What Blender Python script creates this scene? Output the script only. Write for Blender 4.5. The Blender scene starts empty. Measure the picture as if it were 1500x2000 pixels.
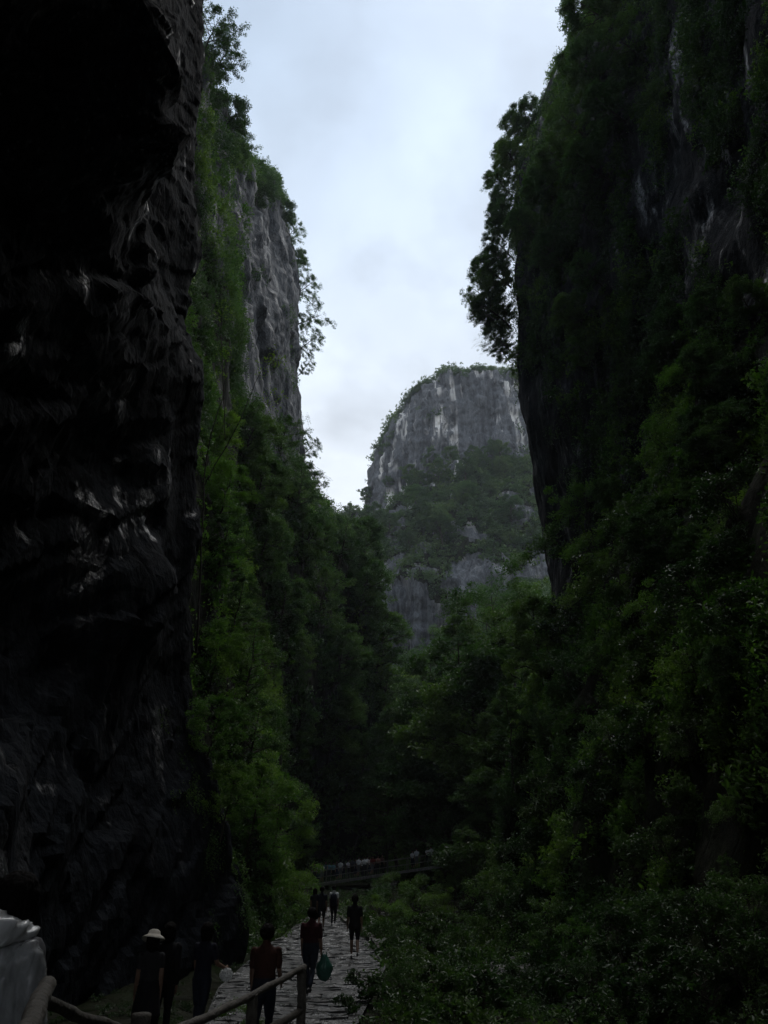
import bpy, bmesh, math, random
import numpy as np
from mathutils import Vector, Matrix
from mathutils.bvhtree import BVHTree

R = math.radians
sc = bpy.context.scene
COL = sc.collection

# ------------------------------------------------------------------ camera
CAM = np.array((0.0, 0.0, 2.35))
PITCH = R(25.0)
SP, CP = math.sin(PITCH), math.cos(PITCH)
cd = bpy.data.cameras.new('camera')
cd.sensor_fit = 'VERTICAL'
cd.sensor_height = 36.0
cd.lens = 27.0            # 1500 px focal length on a 2000 px tall frame
cd.clip_start = 0.05
cd.clip_end = 3000
cam = bpy.data.objects.new('camera', cd)
cam.location = CAM
cam.rotation_euler = (R(90) + PITCH, 0, 0)
COL.objects.link(cam)
sc.camera = cam

# ------------------------------------------------------------------ world
SUN_EL, SUN_AZ = R(66), R(18)      # azimuth from +Y, positive = to the right
w = bpy.data.worlds.new('World'); sc.world = w; w.use_nodes = True
nt = w.node_tree; nt.nodes.clear()
def N(t, **k):
    n = nt.nodes.new(t)
    for a, b in k.items(): setattr(n, a, b)
    return n
L = lambda a, b: nt.links.new(a, b)
out = N('ShaderNodeOutputWorld'); bg = N('ShaderNodeBackground'); L(bg.outputs[0], out.inputs[0])
bg.inputs[1].default_value = 0.1
sky = N('ShaderNodeTexSky'); sky.sky_type = 'NISHITA'; sky.sun_disc = False
sky.sun_elevation = SUN_EL; sky.sun_rotation = SUN_AZ
sky.air_density = 1.0; sky.dust_density = 3.0
tc = N('ShaderNodeTexCoord')
sep = N('ShaderNodeSeparateXYZ'); L(tc.outputs['Generated'], sep.inputs[0])
def M(op, a, b=None, c=None):
    n = N('ShaderNodeMath', operation=op)
    for i, v in enumerate((a, b, c)):
        if v is None: continue
        if isinstance(v, (int, float)): n.inputs[i].default_value = v
        else: L(v, n.inputs[i])
    return n.outputs[0]
zc = M('MAXIMUM', sep.outputs[2], 0.0)
den = M('ADD', zc, 0.35)
cx = M('DIVIDE', sep.outputs[0], den); cy = M('DIVIDE', sep.outputs[1], den)
comb = N('ShaderNodeCombineXYZ'); L(cx, comb.inputs[0]); L(cy, comb.inputs[1])
n1 = N('ShaderNodeTexNoise'); n1.inputs['Scale'].default_value = 2.3; n1.inputs['Detail'].default_value = 5
n1.inputs['Roughness'].default_value = 0.5; n1.inputs['Distortion'].default_value = 0.3
L(comb.outputs[0], n1.inputs['Vector'])
n2 = N('ShaderNodeTexNoise'); n2.inputs['Scale'].default_value = 6.0; n2.inputs['Detail'].default_value = 5
L(comb.outputs[0], n2.inputs['Vector'])
elev = N('ShaderNodeMapRange'); elev.inputs[1].default_value = 0.2; elev.inputs[2].default_value = 0.86
L(sep.outputs[2], elev.inputs[0])
ramp = N('ShaderNodeValToRGB'); cr = ramp.color_ramp
cr.elements[0].position = 0.0; cr.elements[0].color = (0.90, 0.925, 0.95, 1)
cr.elements[1].position = 1.0; cr.elements[1].color = (0.42, 0.545, 0.71, 1)
e = cr.elements.new(0.5); e.color = (0.72, 0.79, 0.88, 1)
L(elev.outputs[0], ramp.inputs[0])
cl = N('ShaderNodeMapRange'); cl.inputs[1].default_value = 0.36; cl.inputs[2].default_value = 0.64
cl.inputs[3].default_value = 8.3; cl.inputs[4].default_value = 12.4
L(n1.outputs[0], cl.inputs[0])
cl2 = N('ShaderNodeMapRange'); cl2.inputs[1].default_value = 0.3; cl2.inputs[2].default_value = 0.5
cl2.inputs[3].default_value = 0.84; cl2.inputs[4].default_value = 1.0
L(n2.outputs[0], cl2.inputs[0])
cm = M('MULTIPLY', cl.outputs[0], cl2.outputs[0])
vm = N('ShaderNodeVectorMath', operation='SCALE'); L(ramp.outputs[0], vm.inputs[0]); L(cm, vm.inputs['Scale'])
mx = N('ShaderNodeMix', data_type='RGBA'); mx.inputs[0].default_value = 0.92
L(sky.outputs[0], mx.inputs[6]); L(vm.outputs[0], mx.inputs[7])
L(mx.outputs[2], bg.inputs[0])
w.cycles.sampling_method = 'MANUAL'; w.cycles.sample_map_resolution = 512

# ------------------------------------------------------------------ sun behind cloud
sd = bpy.data.lights.new('sun', 'SUN'); sd.energy = 1.5; sd.angle = R(50); sd.color = (1.0, 0.96, 0.9)
sun = bpy.data.objects.new('sun', sd); COL.objects.link(sun)
sdir = Vector((math.sin(SUN_AZ)*math.cos(SUN_EL), math.cos(SUN_AZ)*math.cos(SUN_EL), math.sin(SUN_EL)))
sun.rotation_euler = sdir.to_track_quat('Z', 'Y').to_euler()
sun.location = (0, 60, 250)

# ------------------------------------------------------------------ view
sc.view_settings.view_transform = 'Standard'
sc.view_settings.look = 'None'
sc.view_settings.exposure = 0.3
sc.view_settings.gamma = 1.0
sc.view_settings.use_curve_mapping = False
sc.render.engine = 'CYCLES'
cy_ = sc.cycles
cy_.use_denoising = True
cy_.max_bounces = 4; cy_.diffuse_bounces = 2; cy_.glossy_bounces = 2
cy_.transmission_bounces = 4; cy_.transparent_max_bounces = 6; cy_.volume_bounces = 0
cy_.sample_clamp_indirect = 3.0
cy_.use_adaptive_sampling = True; cy_.adaptive_threshold = 0.02

# ================================================================== helpers
rng = np.random.default_rng(7)
random.seed(7)

def ray(px, py):
    x = (px - 750) / 1500.0; v = (1000 - py) / 1500.0
    return np.array((x, CP - SP * v, SP + CP * v))
def at(px, py, Y):
    """world point seen at photo pixel (px, py) at distance Y ahead"""
    d = ray(px, py)
    return CAM + d * (Y / d[1])

def tag(o, label=None, cat=None, group=None, kind=None):
    if label: o['label'] = label
    if cat: o['category'] = cat
    if group: o['group'] = group
    if kind: o['kind'] = kind
    return o
def link(o, parent=None):
    COL.objects.link(o)
    if parent is not None: o.parent = parent
    return o
def empty(name, loc=(0, 0, 0), rz=0.0, s=1.0):
    o = bpy.data.objects.new(name, None); o.empty_display_size = 0.2
    o.location = loc; o.rotation_euler = (0, 0, rz); o.scale = (s, s, s)
    return link(o)
def obj(name, me, parent=None):
    return link(bpy.data.objects.new(name, me), parent)
def mesh_np(name, V, F, mats=(), smooth=True, mi=None):
    """V (n,3); F (m,k) int array with constant k, or a list of such arrays"""
    me = bpy.data.meshes.new(name)
    Fs = F if isinstance(F, list) else [F]
    V = np.asarray(V, np.float32)
    me.vertices.add(len(V)); me.vertices.foreach_set('co', V.ravel())
    loops = np.concatenate([f.ravel() for f in Fs]).astype(np.int32)
    tot = np.concatenate([np.full(len(f), f.shape[1]) for f in Fs]).astype(np.int32)
    start = np.concatenate([[0], np.cumsum(tot)[:-1]]).astype(np.int32)
    me.loops.add(len(loops)); me.loops.foreach_set('vertex_index', loops)
    me.polygons.add(len(tot)); me.polygons.foreach_set('loop_start', start)
    me.polygons.foreach_set('loop_total', tot)
    for m in mats: me.materials.append(m)
    if mi is not None: me.polygons.foreach_set('material_index', np.asarray(mi, np.int32))
    me.polygons.foreach_set('use_smooth', np.full(len(tot), smooth))
    me.update(calc_edges=True)
    return me

# ---- vectorised gradient noise
_perm = np.random.default_rng(11).permutation(256); _perm = np.concatenate([_perm, _perm, _perm])
_g = np.random.default_rng(12).normal(size=(256, 3)); _g /= np.linalg.norm(_g, axis=1)[:, None]
def pnoise(p):
    i = np.floor(p).astype(np.int64); f = p - i; i &= 255
    u = f * f * f * (f * (f * 6 - 15) + 10)
    r = 0
    for dx in (0, 1):
        wx = u[:, 0] if dx else 1 - u[:, 0]
        for dy in (0, 1):
            wy = u[:, 1] if dy else 1 - u[:, 1]
            for dz in (0, 1):
                wz = u[:, 2] if dz else 1 - u[:, 2]
                h = _perm[_perm[_perm[(i[:, 0] + dx) & 255] + ((i[:, 1] + dy) & 255)] + ((i[:, 2] + dz) & 255)]
                g = _g[h]
                d = g[:, 0] * (f[:, 0] - dx) + g[:, 1] * (f[:, 1] - dy) + g[:, 2] * (f[:, 2] - dz)
                r = r + wx * wy * wz * d
    return r * 1.5
def fbm(p, o=4, gain=0.5, ridged=False):
    a, s, t = 1.0, 0.0, 0.0
    q = np.array(p, float)
    for k in range(o):
        n = pnoise(q + 17.3 * k)
        if ridged: n = 1 - 2 * np.abs(n)
        s = s + a * n; t += a; a *= gain; q = q * 2.03
    return s / t
def facets(p, k=11.0):
    """blocky noise: tilted facets, one per random cell, softly joined"""
    i = np.floor(p).astype(np.int64); f = p - i; num = np.zeros(len(p)); den = np.zeros(len(p)) + 1e-12
    for dx in (-1, 0, 1):
        for dy in (-1, 0, 1):
            for dz in (-1, 0, 1):
                h = _perm[_perm[_perm[(i[:, 0] + dx) & 255] + ((i[:, 1] + dy) & 255)] + ((i[:, 2] + dz) & 255)]
                g = _g[h]; q = f - (np.array((dx, dy, dz)) + 0.5 + 0.45 * g)
                wgt = np.exp(-k * (q * q).sum(1)); t = _g[(h + 91) & 255]
                num += wgt * (t[:, 0] * 0.5 + (t * q).sum(1) * 0.55); den += wgt
    return num / den
def sstep(a, b, x):
    t = np.clip((x - a) / (b - a), 0, 1); return t * t * (3 - 2 * t)

# ---- lofted sheets
def cr_interp(C, n):
    """Catmull-Rom along axis 0 to n samples"""
    k = len(C); t = np.linspace(0, k - 1, n); i = np.minimum(t.astype(int), k - 2); f = (t - i)[:, None, None]
    g = lambda j: C[np.clip(j, 0, k - 1)]
    a, b, c, d = g(i - 1), g(i), g(i + 1), g(i + 2)
    return 0.5 * (2 * b + (c - a) * f + (2 * a - 5 * b + 4 * c - d) * f ** 2 + (3 * b - a - 3 * c + d) * f ** 3)
def poly_resample(pts, n):
    pts = np.array(pts, float)
    s = np.concatenate([[0], np.cumsum(np.linalg.norm(np.diff(pts, axis=0), axis=1))])
    t = np.linspace(0, s[-1], n)
    return np.stack([np.interp(t, s, pts[:, k]) for k in range(3)], 1)
def loft(stations, nu, nv, nctl=24, ts=None):
    C = np.array([poly_resample(s, nctl) for s in stations])        # (ns, nctl, 3)
    if ts is not None:      # uneven spacing of samples: repeat by weights
        k = len(C); segs = []
        for j in range(k - 1):
            m = max(2, int(round(nu * ts[j] / sum(ts))))
            sub = cr_interp(C, (k - 1) * m + 1)[j * m:(j + 1) * m + (1 if j == k - 2 else 0)]
            segs.append(sub)
        P = np.concatenate(segs)
    else:
        P = cr_interp(C, nu)
    P = cr_interp(P.transpose(1, 0, 2), nv).transpose(1, 0, 2)
    return P
def gnormals(P):
    du = np.gradient(P, axis=0); dv = np.gradient(P, axis=1)
    n = np.cross(du, dv); n /= np.linalg.norm(n, axis=2)[:, :, None] + 1e-9
    return n
def grid_faces(nu, nv):
    i = np.arange(nu * nv).reshape(nu, nv)
    return np.stack([i[:-1, :-1], i[1:, :-1], i[1:, 1:], i[:-1, 1:]], -1).reshape(-1, 4)
def displace(P, f, flip):
    n = gnormals(P) * flip
    return P + n * f(P.reshape(-1, 3)).reshape(P.shape[:2])[:, :, None]

# ================================================================== materials
def newmat(name):
    m = bpy.data.materials.new(name); m.use_nodes = True
    t = m.node_tree; t.nodes.clear()
    o = t.nodes.new('ShaderNodeOutputMaterial')
    return m, t, o
def node(t, ty, **k):
    n = t.nodes.new(ty)
    for a, b in k.items(): setattr(n, a, b)
    return n
def noise(t, vec, scale, detail=6, rough=0.55, dist=0.0):
    n = node(t, 'ShaderNodeTexNoise'); n.inputs['Scale'].default_value = scale
    n.inputs['Detail'].default_value = detail; n.inputs['Roughness'].default_value = rough
    n.inputs['Distortion'].default_value = dist
    t.links.new(vec, n.inputs['Vector']); return n.outputs[0]
def ramp_n(t, fac, stops):
    n = node(t, 'ShaderNodeValToRGB'); r = n.color_ramp
    while len(r.elements) < len(stops): r.elements.new(0.5)
    for e, (p, c) in zip(r.elements, stops):
        e.position = p; e.color = (*c, 1) if len(c) == 3 else c
    t.links.new(fac, n.inputs[0]); return n.outputs[0]
def mixc(t, fac, a, b, mode='MIX'):
    n = node(t, 'ShaderNodeMix', data_type='RGBA', blend_type=mode)
    for i, v in ((0, fac), (6, a), (7, b)):
        if isinstance(v, (int, float)): n.inputs[i].default_value = v
        elif isinstance(v, tuple): n.inputs[i].default_value = (*v, 1) if len(v) == 3 else v
        else: t.links.new(v, n.inputs[i])
    return n.outputs[2]
def maprange(t, v, a, b, c, d):
    n = node(t, 'ShaderNodeMapRange')
    for i, q in enumerate((a, b, c, d)): n.inputs[i + 1].default_value = q
    t.links.new(v, n.inputs[0]); return n.outputs[0]
def mapping(t, vec, scale=(1, 1, 1), rot=(0, 0, 0)):
    n = node(t, 'ShaderNodeMapping'); n.inputs['Scale'].default_value = scale; n.inputs['Rotation'].default_value = rot
    t.links.new(vec, n.inputs['Vector']); return n.outputs[0]

def rock_mat(name, dark, mid, pale, vs=(0.35, 0.35, 0.035), rot=(0, 0, 0), rough=(0.6, 0.9), pale_at=(0.56, 0.66),
             bump=0.5, bscale=1.2, moss=None, spec=0.4, wet=(0.38, 0.62), dryspec=0.25, seeps=(), pale_z=None):
    m, t, o = newmat(name)
    tcn = node(t, 'ShaderNodeNewGeometry').outputs['Position']
    streak = noise(t, mapping(t, tcn, vs, rot), 1.0, 5, 0.62, 0.6)
    patch = noise(t, tcn, 0.09, 2, 0.55)
    fine = noise(t, mapping(t, tcn, (1, 1, 0.45), rot), 1.7, 5, 0.65)
    base = ramp_n(t, fine, [(0.28, dark), (0.62, mid)])
    sf = ramp_n(t, streak, [(pale_at[0], (0, 0, 0)), (pale_at[1], (1, 1, 1))])
    pf = maprange(t, patch, 0.42, 0.60, 0.0, 1.0)
    if pale_z:                              # lime streaks start on the upper face only
        sz = node(t, 'ShaderNodeSeparateXYZ'); t.links.new(tcn, sz.inputs[0]); mz = node(t, 'ShaderNodeMath', operation='MULTIPLY')
        t.links.new(maprange(t, sz.outputs[2], pale_z[0], pale_z[1], 0.3, 1.0), mz.inputs[0]); t.links.new(pf, mz.inputs[1]); pf = mz.outputs[0]
    mul = node(t, 'ShaderNodeMath', operation='MULTIPLY'); t.links.new(sf, mul.inputs[0]); t.links.new(pf, mul.inputs[1])
    col = mixc(t, mul.outputs[0], base, pale)
    dk = ramp_n(t, noise(t, mapping(t, tcn, (vs[0] * 1.7, vs[1] * 1.7, vs[2] * 1.3), rot), 1.0, 3, 0.6), [(0.36, (0.45, 0.45, 0.47)), (0.52, (1, 1, 1))])
    col = mixc(t, 1.0, col, dk, 'MULTIPLY')
    if moss:
        mf = maprange(t, noise(t, tcn, 0.35, 6, 0.6), 0.5, 0.66, 0.0, 0.75)
        col = mixc(t, mf, col, moss)
    b = node(t, 'ShaderNodeBsdfPrincipled')
    t.links.new(col, b.inputs['Base Color'])
    wn = noise(t, mapping(t, tcn, (0.8, 0.8, 0.16), rot), 1.2, 5, 0.68)
    for (sx, sy, sz, sr) in seeps:          # places where water runs down the rock
        dn = node(t, 'ShaderNodeVectorMath', operation='DISTANCE'); t.links.new(tcn, dn.inputs[0]); dn.inputs[1].default_value = (sx, sy, sz)
        sb = node(t, 'ShaderNodeMath', operation='SUBTRACT'); t.links.new(wn, sb.inputs[0]); t.links.new(maprange(t, dn.outputs['Value'], sr * 0.3, sr, 0.055, 0.0), sb.inputs[1]); wn = sb.outputs[0]
    t.links.new(maprange(t, wn, wet[0], wet[1], rough[0], rough[1]), b.inputs['Roughness'])
    t.links.new(maprange(t, wn, wet[0], wet[1], spec, dryspec), b.inputs['Specular IOR Level'])
    hb = noise(t, mapping(t, tcn, (1, 1, 0.5), rot), bscale, 5, 0.68)
    crk = node(t, 'ShaderNodeTexVoronoi', feature='DISTANCE_TO_EDGE'); crk.inputs['Scale'].default_value = bscale * 0.55
    t.links.new(mapping(t, tcn, (1, 1, 0.4), rot), crk.inputs['Vector'])
    ck = maprange(t, crk.outputs['Distance'], 0.0, 0.08, 0.0, 0.12)
    ad = node(t, 'ShaderNodeMath', operation='ADD'); t.links.new(hb, ad.inputs[0]); t.links.new(ck, ad.inputs[1])
    bp = node(t, 'ShaderNodeBump'); bp.inputs['Strength'].default_value = bump; bp.inputs['Distance'].default_value = 0.6 / bscale
    t.links.new(ad.outputs[0], bp.inputs['Height']); t.links.new(bp.outputs[0], b.inputs['Normal'])
    t.links.new(b.outputs[0], o.inputs[0])
    return m

def leaf_mat(name, c1, c2, c3, trans=0.35, rough=0.5, spec=0.35):
    m, t, o = newmat(name)
    pos = node(t, 'ShaderNodeNewGeometry')
    oi = node(t, 'ShaderNodeObjectInfo')
    big = noise(t, pos.outputs['Position'], 0.12, 3)
    sm = noise(t, pos.outputs['Position'], 3.0, 2)
    a = maprange(t, big, 0.33, 0.67, 0.0, 1.0)
    ad = node(t, 'ShaderNodeMath', operation='MULTIPLY_ADD'); t.links.new(oi.outputs['Random'], ad.inputs[0])
    ad.inputs[1].default_value = 0.45; t.links.new(a, ad.inputs[2])
    ad2 = node(t, 'ShaderNodeMath', operation='MULTIPLY_ADD'); t.links.new(sm, ad2.inputs[0]); ad2.inputs[1].default_value = 0.5
    t.links.new(ad.outputs[0], ad2.inputs[2])
    col = ramp_n(t, maprange(t, ad2.outputs[0], 0.2, 1.5, 0.0, 1.0), [(0.0, c1), (0.55, c2), (1.0, c3)])
    b = node(t, 'ShaderNodeBsdfPrincipled'); b.inputs['Roughness'].default_value = rough
    b.inputs['Specular IOR Level'].default_value = spec
    t.links.new(col, b.inputs['Base Color'])
    tr = node(t, 'ShaderNodeBsdfTranslucent')
    t.links.new(mixc(t, 1.0, col, (1.05, 1.35, 0.5), 'MULTIPLY'), tr.inputs[0])
    ms = node(t, 'ShaderNodeMixShader'); ms.inputs[0].default_value = trans
    t.links.new(b.outputs[0], ms.inputs[1]); t.links.new(tr.outputs[0], ms.inputs[2])
    t.links.new(ms.outputs[0], o.inputs[0])
    return m

def plain_mat(name, col, rough=0.7, var=0.25, scale=8.0, bump=0.15, spec=0.3):
    m, t, o = newmat(name)
    tcn = node(t, 'ShaderNodeTexCoord').outputs['Object']
    n = noise(t, tcn, scale, 5, 0.6)
    lo = tuple(c * (1 - var) for c in col); hi = tuple(min(1, c * (1 + var)) for c in col)
    b = node(t, 'ShaderNodeBsdfPrincipled'); b.inputs['Roughness'].default_value = rough
    b.inputs['Specular IOR Level'].default_value = spec
    t.links.new(ramp_n(t, n, [(0.3, lo), (0.7, hi)]), b.inputs['Base Color'])
    bp = node(t, 'ShaderNodeBump'); bp.inputs['Strength'].default_value = bump; bp.inputs['Distance'].default_value = 0.2 / scale
    t.links.new(noise(t, tcn, scale * 3, 4, 0.6), bp.inputs['Height']); t.links.new(bp.outputs[0], b.inputs['Normal'])
    t.links.new(b.outputs[0], o.inputs[0])
    return m

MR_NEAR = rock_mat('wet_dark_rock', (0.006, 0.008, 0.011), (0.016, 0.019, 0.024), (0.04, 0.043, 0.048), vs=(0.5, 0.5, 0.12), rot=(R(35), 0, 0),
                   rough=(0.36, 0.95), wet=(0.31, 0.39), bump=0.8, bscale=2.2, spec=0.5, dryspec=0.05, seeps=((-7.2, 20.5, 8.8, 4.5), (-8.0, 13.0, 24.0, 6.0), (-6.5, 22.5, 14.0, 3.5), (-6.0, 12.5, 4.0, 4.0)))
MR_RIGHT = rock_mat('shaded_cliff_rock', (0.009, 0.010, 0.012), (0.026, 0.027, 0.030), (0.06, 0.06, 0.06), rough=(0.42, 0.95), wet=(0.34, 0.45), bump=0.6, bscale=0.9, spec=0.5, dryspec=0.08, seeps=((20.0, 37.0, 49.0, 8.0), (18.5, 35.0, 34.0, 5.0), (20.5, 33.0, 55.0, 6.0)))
MR_MID = rock_mat('grey_limestone', (0.022, 0.025, 0.030), (0.070, 0.074, 0.081), (0.23, 0.226, 0.22), rough=(0.6, 0.95), bump=0.8, bscale=0.55)
MR_FAR = rock_mat('pale_streaked_limestone', (0.042, 0.047, 0.055), (0.12, 0.126, 0.137), (0.66, 0.65, 0.63), vs=(0.22, 0.22, 0.018), rough=(0.7, 0.95),
                  bump=0.8, bscale=0.4, pale_at=(0.53, 0.60), pale_z=(98, 118))
M_SOIL = rock_mat('leaf_litter_soil', (0.008, 0.010, 0.006), (0.022, 0.023, 0.014), (0.04, 0.038, 0.03), vs=(0.8, 0.8, 0.8), rough=(0.7, 0.95), bump=0.7, bscale=2.5, moss=(0.015, 0.025, 0.008), spec=0.06, dryspec=0.02)
M_PATH = rock_mat('wet_paving_stone', (0.028, 0.029, 0.030), (0.07, 0.07, 0.069), (0.12, 0.118, 0.115), vs=(1.6, 1.6, 1.6), rough=(0.16, 0.5), bump=0.5, bscale=5.0, spec=0.5)
M_STONE = rock_mat('masonry_stone', (0.05, 0.05, 0.048), (0.13, 0.125, 0.115), (0.24, 0.23, 0.21), vs=(1.2, 1.2, 1.2), rough=(0.4, 0.8), bump=0.6, bscale=3.0)
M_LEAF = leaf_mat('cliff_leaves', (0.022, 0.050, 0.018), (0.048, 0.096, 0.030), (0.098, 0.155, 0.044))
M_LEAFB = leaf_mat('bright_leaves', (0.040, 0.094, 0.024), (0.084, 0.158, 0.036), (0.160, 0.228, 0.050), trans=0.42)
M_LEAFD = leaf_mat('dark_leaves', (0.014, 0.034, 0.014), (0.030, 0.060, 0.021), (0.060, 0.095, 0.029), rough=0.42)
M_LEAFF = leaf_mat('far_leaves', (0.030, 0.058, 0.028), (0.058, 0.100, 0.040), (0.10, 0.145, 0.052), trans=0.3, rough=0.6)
M_BARK = plain_mat('bark', (0.045, 0.038, 0.03), 0.85, 0.35, 6.0, 0.5)
M_TWIG = plain_mat('dry_twig', (0.16, 0.15, 0.13), 0.85, 0.3, 6.0, 0.3)
M_LOG = plain_mat('weathered_log', (0.10, 0.092, 0.08), 0.75, 0.45, 7.0, 1.0)
M_DECK = plain_mat('worn_deck', (0.16, 0.155, 0.145), 0.5, 0.3, 4.0, 0.4)

# ================================================================== structure: cliffs and ground
SURF = {}          # name -> (P grid, flip)
def sheet(name, P, mat, label=None, soil=None):
    V = P.reshape(-1, 3); mi = None; mats = [mat]
    if soil is not None:
        c_ = (P[:-1, :-1] + P[1:, 1:]) / 2; mi = soil(c_.reshape(-1, 3)).astype(np.int32); mats.append(M_SOIL)
    o = obj(name, mesh_np(name, V, grid_faces(*P.shape[:2]), mats, mi=mi))
    tag(o, label, kind='structure'); SURF[name] = P
    return o

# --- near left cliff: dark wet wall whose end stands about 26 m ahead
edge_px = [(470, 1800), (462, 1680), (430, 1550), (382, 1400), (372, 1300), (376, 1150), (391, 1000), (397, 830), (406, 752), (376, 690), (364, 600),
           (390, 470), (384, 350), (391, 200), (396, 0)]
E = [at(px, py, 26.0) for px, py in edge_px]
E = [np.array((-4.2, 26.0, -1.5))] + E + [np.array((-11.5, 26, 60.0)), np.array((-14, 26, 80.0))]
E = np.array(E)
def st(Y, dlow, dhigh, z1=6.0, z2=24.0):
    s = E.copy(); s[:, 1] = Y
    k = sstep(z1, z2, s[:, 2]); s[:, 0] += dlow * (1 - k) + dhigh * k
    return s
near_st = [st(-40, -1.5, 6.0), st(-20, -1.5, 5.0), st(-6, -1.5, 4.5), st(3, -1.6, 3.6), st(8, -1.8, 2.6), st(12, -2.0, 1.2), st(16, -1.9, 0.3),
           st(20, -1.4, -0.5), st(24, -0.5, -0.3), st(26, 0, 0), st(27.5, -0.9, -1.1), st(29, -4, -4.5), st(31, -14, -15), st(33, -30, -32)]
P = loft(near_st, 360, 400, 40)
def f_near(p):
    q = p.copy()
    # bedding that dips towards the viewer's right
    a = R(38); y2 = q[:, 1] * math.cos(a) + q[:, 2] * math.sin(a); z2 = -q[:, 1] * math.sin(a) + q[:, 2] * math.cos(a)
    s = np.stack([q[:, 0] * 0.1, y2 * 0.07, z2 * 0.22], 1)
    big = fbm(s, 4, 0.5)
    rid = fbm(np.stack([q[:, 0] * 0.2, y2 * 0.12, z2 * 0.5], 1) + 40, 4, 0.55, True)
    fi = fbm(q * np.array((0.9, 0.9, 0.6)) + 9, 5, 0.55)
    keep = 0.35 + 0.65 * sstep(3.0, 9.0, np.abs(q[:, 1] - 27.0))     # the silhouette keeps its measured outline
    hi = 1 - 0.55 * sstep(14, 26, q[:, 2])
    rq = np.stack([q[:, 0], y2, z2], 1)
    fa = facets(rq * np.array((0.3, 0.15, 0.36)), 34); fb = facets(rq * np.array((0.9, 0.42, 1.1)) + 30, 34); fc = facets(rq * np.array((2.0, 1.1, 2.6)) + 60, 30)
    return keep * hi * (0.8 * big + 0.95 * fa) + (0.30 * fb + 0.10 * fc) * (0.4 + 0.6 * keep) + 0.06 * fi
P = displace(P, f_near, -1)
# a wet, blocky bulge half-way along the wall
for (px, py, Y, r, a) in ((250, 1180, 20.5, 2.3, 1.3), (300, 1120, 22, 1.3, 0.8), (40, 170, 13, 3.0, 1.6), (20, 1580, 12.5, 2.5, 0.8), (300, 950, 22.5, 1.5, 0.6)):
    c = at(px, py, Y); d2 = (P[:, :, 1] - c[1]) ** 2 + (P[:, :, 2] - c[2]) ** 2 * 0.6
    P[:, :, 0] += a * np.exp(-d2 / (2 * (r * 0.6) ** 2))
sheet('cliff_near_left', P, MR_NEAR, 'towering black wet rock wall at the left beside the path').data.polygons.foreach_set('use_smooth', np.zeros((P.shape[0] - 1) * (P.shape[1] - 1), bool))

# --- left cliff in the middle distance, its lower part a steep wooded spur
mid_raw = {
 24: [(-9, -1), (-12, 20), (-15, 45), (-18, 66), (-24, 72), (-50, 80)],
 40: [(-5.5, -1), (-8.5, 15), (-12.5, 28), (-15.5, 50), (-17, 68), (-22, 72), (-50, 80)],
 55: [(-6.5, -1), (-9.0, 14), (-13, 28), (-15, 50), (-17, 76), (-22, 80), (-55, 90)],
 68: [(-9.0, -1), (-10.0, 15), (-12, 30), (-15, 52), (-18, 84), (-23, 89), (-60, 100)],
 82: [(-9.8, -1), (-9.6, 10), (-8.5, 20), (-10, 33), (-14, 52), (-15, 70), (-19.5, 97), (-25, 103), (-65, 115)],
 96: [(-4.5, -1), (-3.6, 20), (-6, 40), (-12, 53), (-14, 68), (-16, 92), (-19.5, 110), (-27, 118), (-70, 130)],
 108: [(2.5, -1), (1.2, 25), (-0.6, 37), (-3.0, 46.5), (-9.0, 51), (-13.2, 59), (-14.7, 82), (-16.6, 105), (-20.5, 121), (-30, 128), (-75, 140)],
 112: [(0.5, -1), (-1.5, 25), (-4, 36), (-7.0, 44), (-13, 49), (-16.5, 57), (-18, 82), (-20.6, 104), (-24.5, 119), (-34, 127), (-75, 140)],
 122: [(-16, -1), (-18, 25), (-20, 36), (-25, 44), (-30, 49), (-34, 57), (-36, 82), (-38, 104), (-42, 119), (-50, 127), (-80, 140)],
 135: [(-60, -1), (-60, 25), (-60, 36), (-60, 44), (-60, 49), (-62, 57), (-64, 82), (-66, 104), (-68, 119), (-70, 127), (-90, 140)],
}
mid_st = [[(x, Y, z) for x, z in pts] for Y, pts in mid_raw.items()]
P = loft(mid_st, 280, 330, 30)
def f_mid(p):
    big = fbm(p * np.array((0.06, 0.06, 0.03)) + 3, 3)
    flute = fbm(p * np.array((0.35, 0.35, 0.045)) + 8, 4, 0.55)
    ridf = fbm(p * np.array((0.5, 0.5, 0.09)) + 31, 4, 0.6, True)
    bed = fbm(p * np.array((0.07, 0.07, 0.55)) + 21, 4)
    lump = fbm(p * 0.16 + 5, 3)
    high = sstep(50, 62, p[:, 2])
    keep = 0.45 + 0.55 * sstep(4, 14, np.abs(p[:, 1] - 109))
    return keep * (1.6 * big) + high * (0.9 * flute + 0.8 * ridf + 0.7 * bed + 1.8 * facets(p * np.array((0.26, 0.26, 0.09)), 30)) + (1 - high) * 1.5 * lump
P = displace(P, f_mid, -1)
# overhang step seen on the grey face
c = at(505, 655, 98)
P[:, :, 0] += 1.3 * np.exp(-((P[:, :, 1] - c[1]) / 7) ** 2) * sstep(c[2] - 0.8, c[2] + 0.6, P[:, :, 2]) * (1 - sstep(c[2] + 5, c[2] + 20, P[:, :, 2]))
sheet('cliff_left_far', P, MR_MID, 'tall grey limestone cliff with wooded foot behind the black wall',
      soil=lambda p: p[:, 2] + 6 * fbm(p * 0.12 + 3, 3) < np.interp(p[:, 1], [24, 40, 55, 68, 82, 96, 108, 112], [60, 60, 50, 44, 48, 51, 50, 47]))

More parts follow.
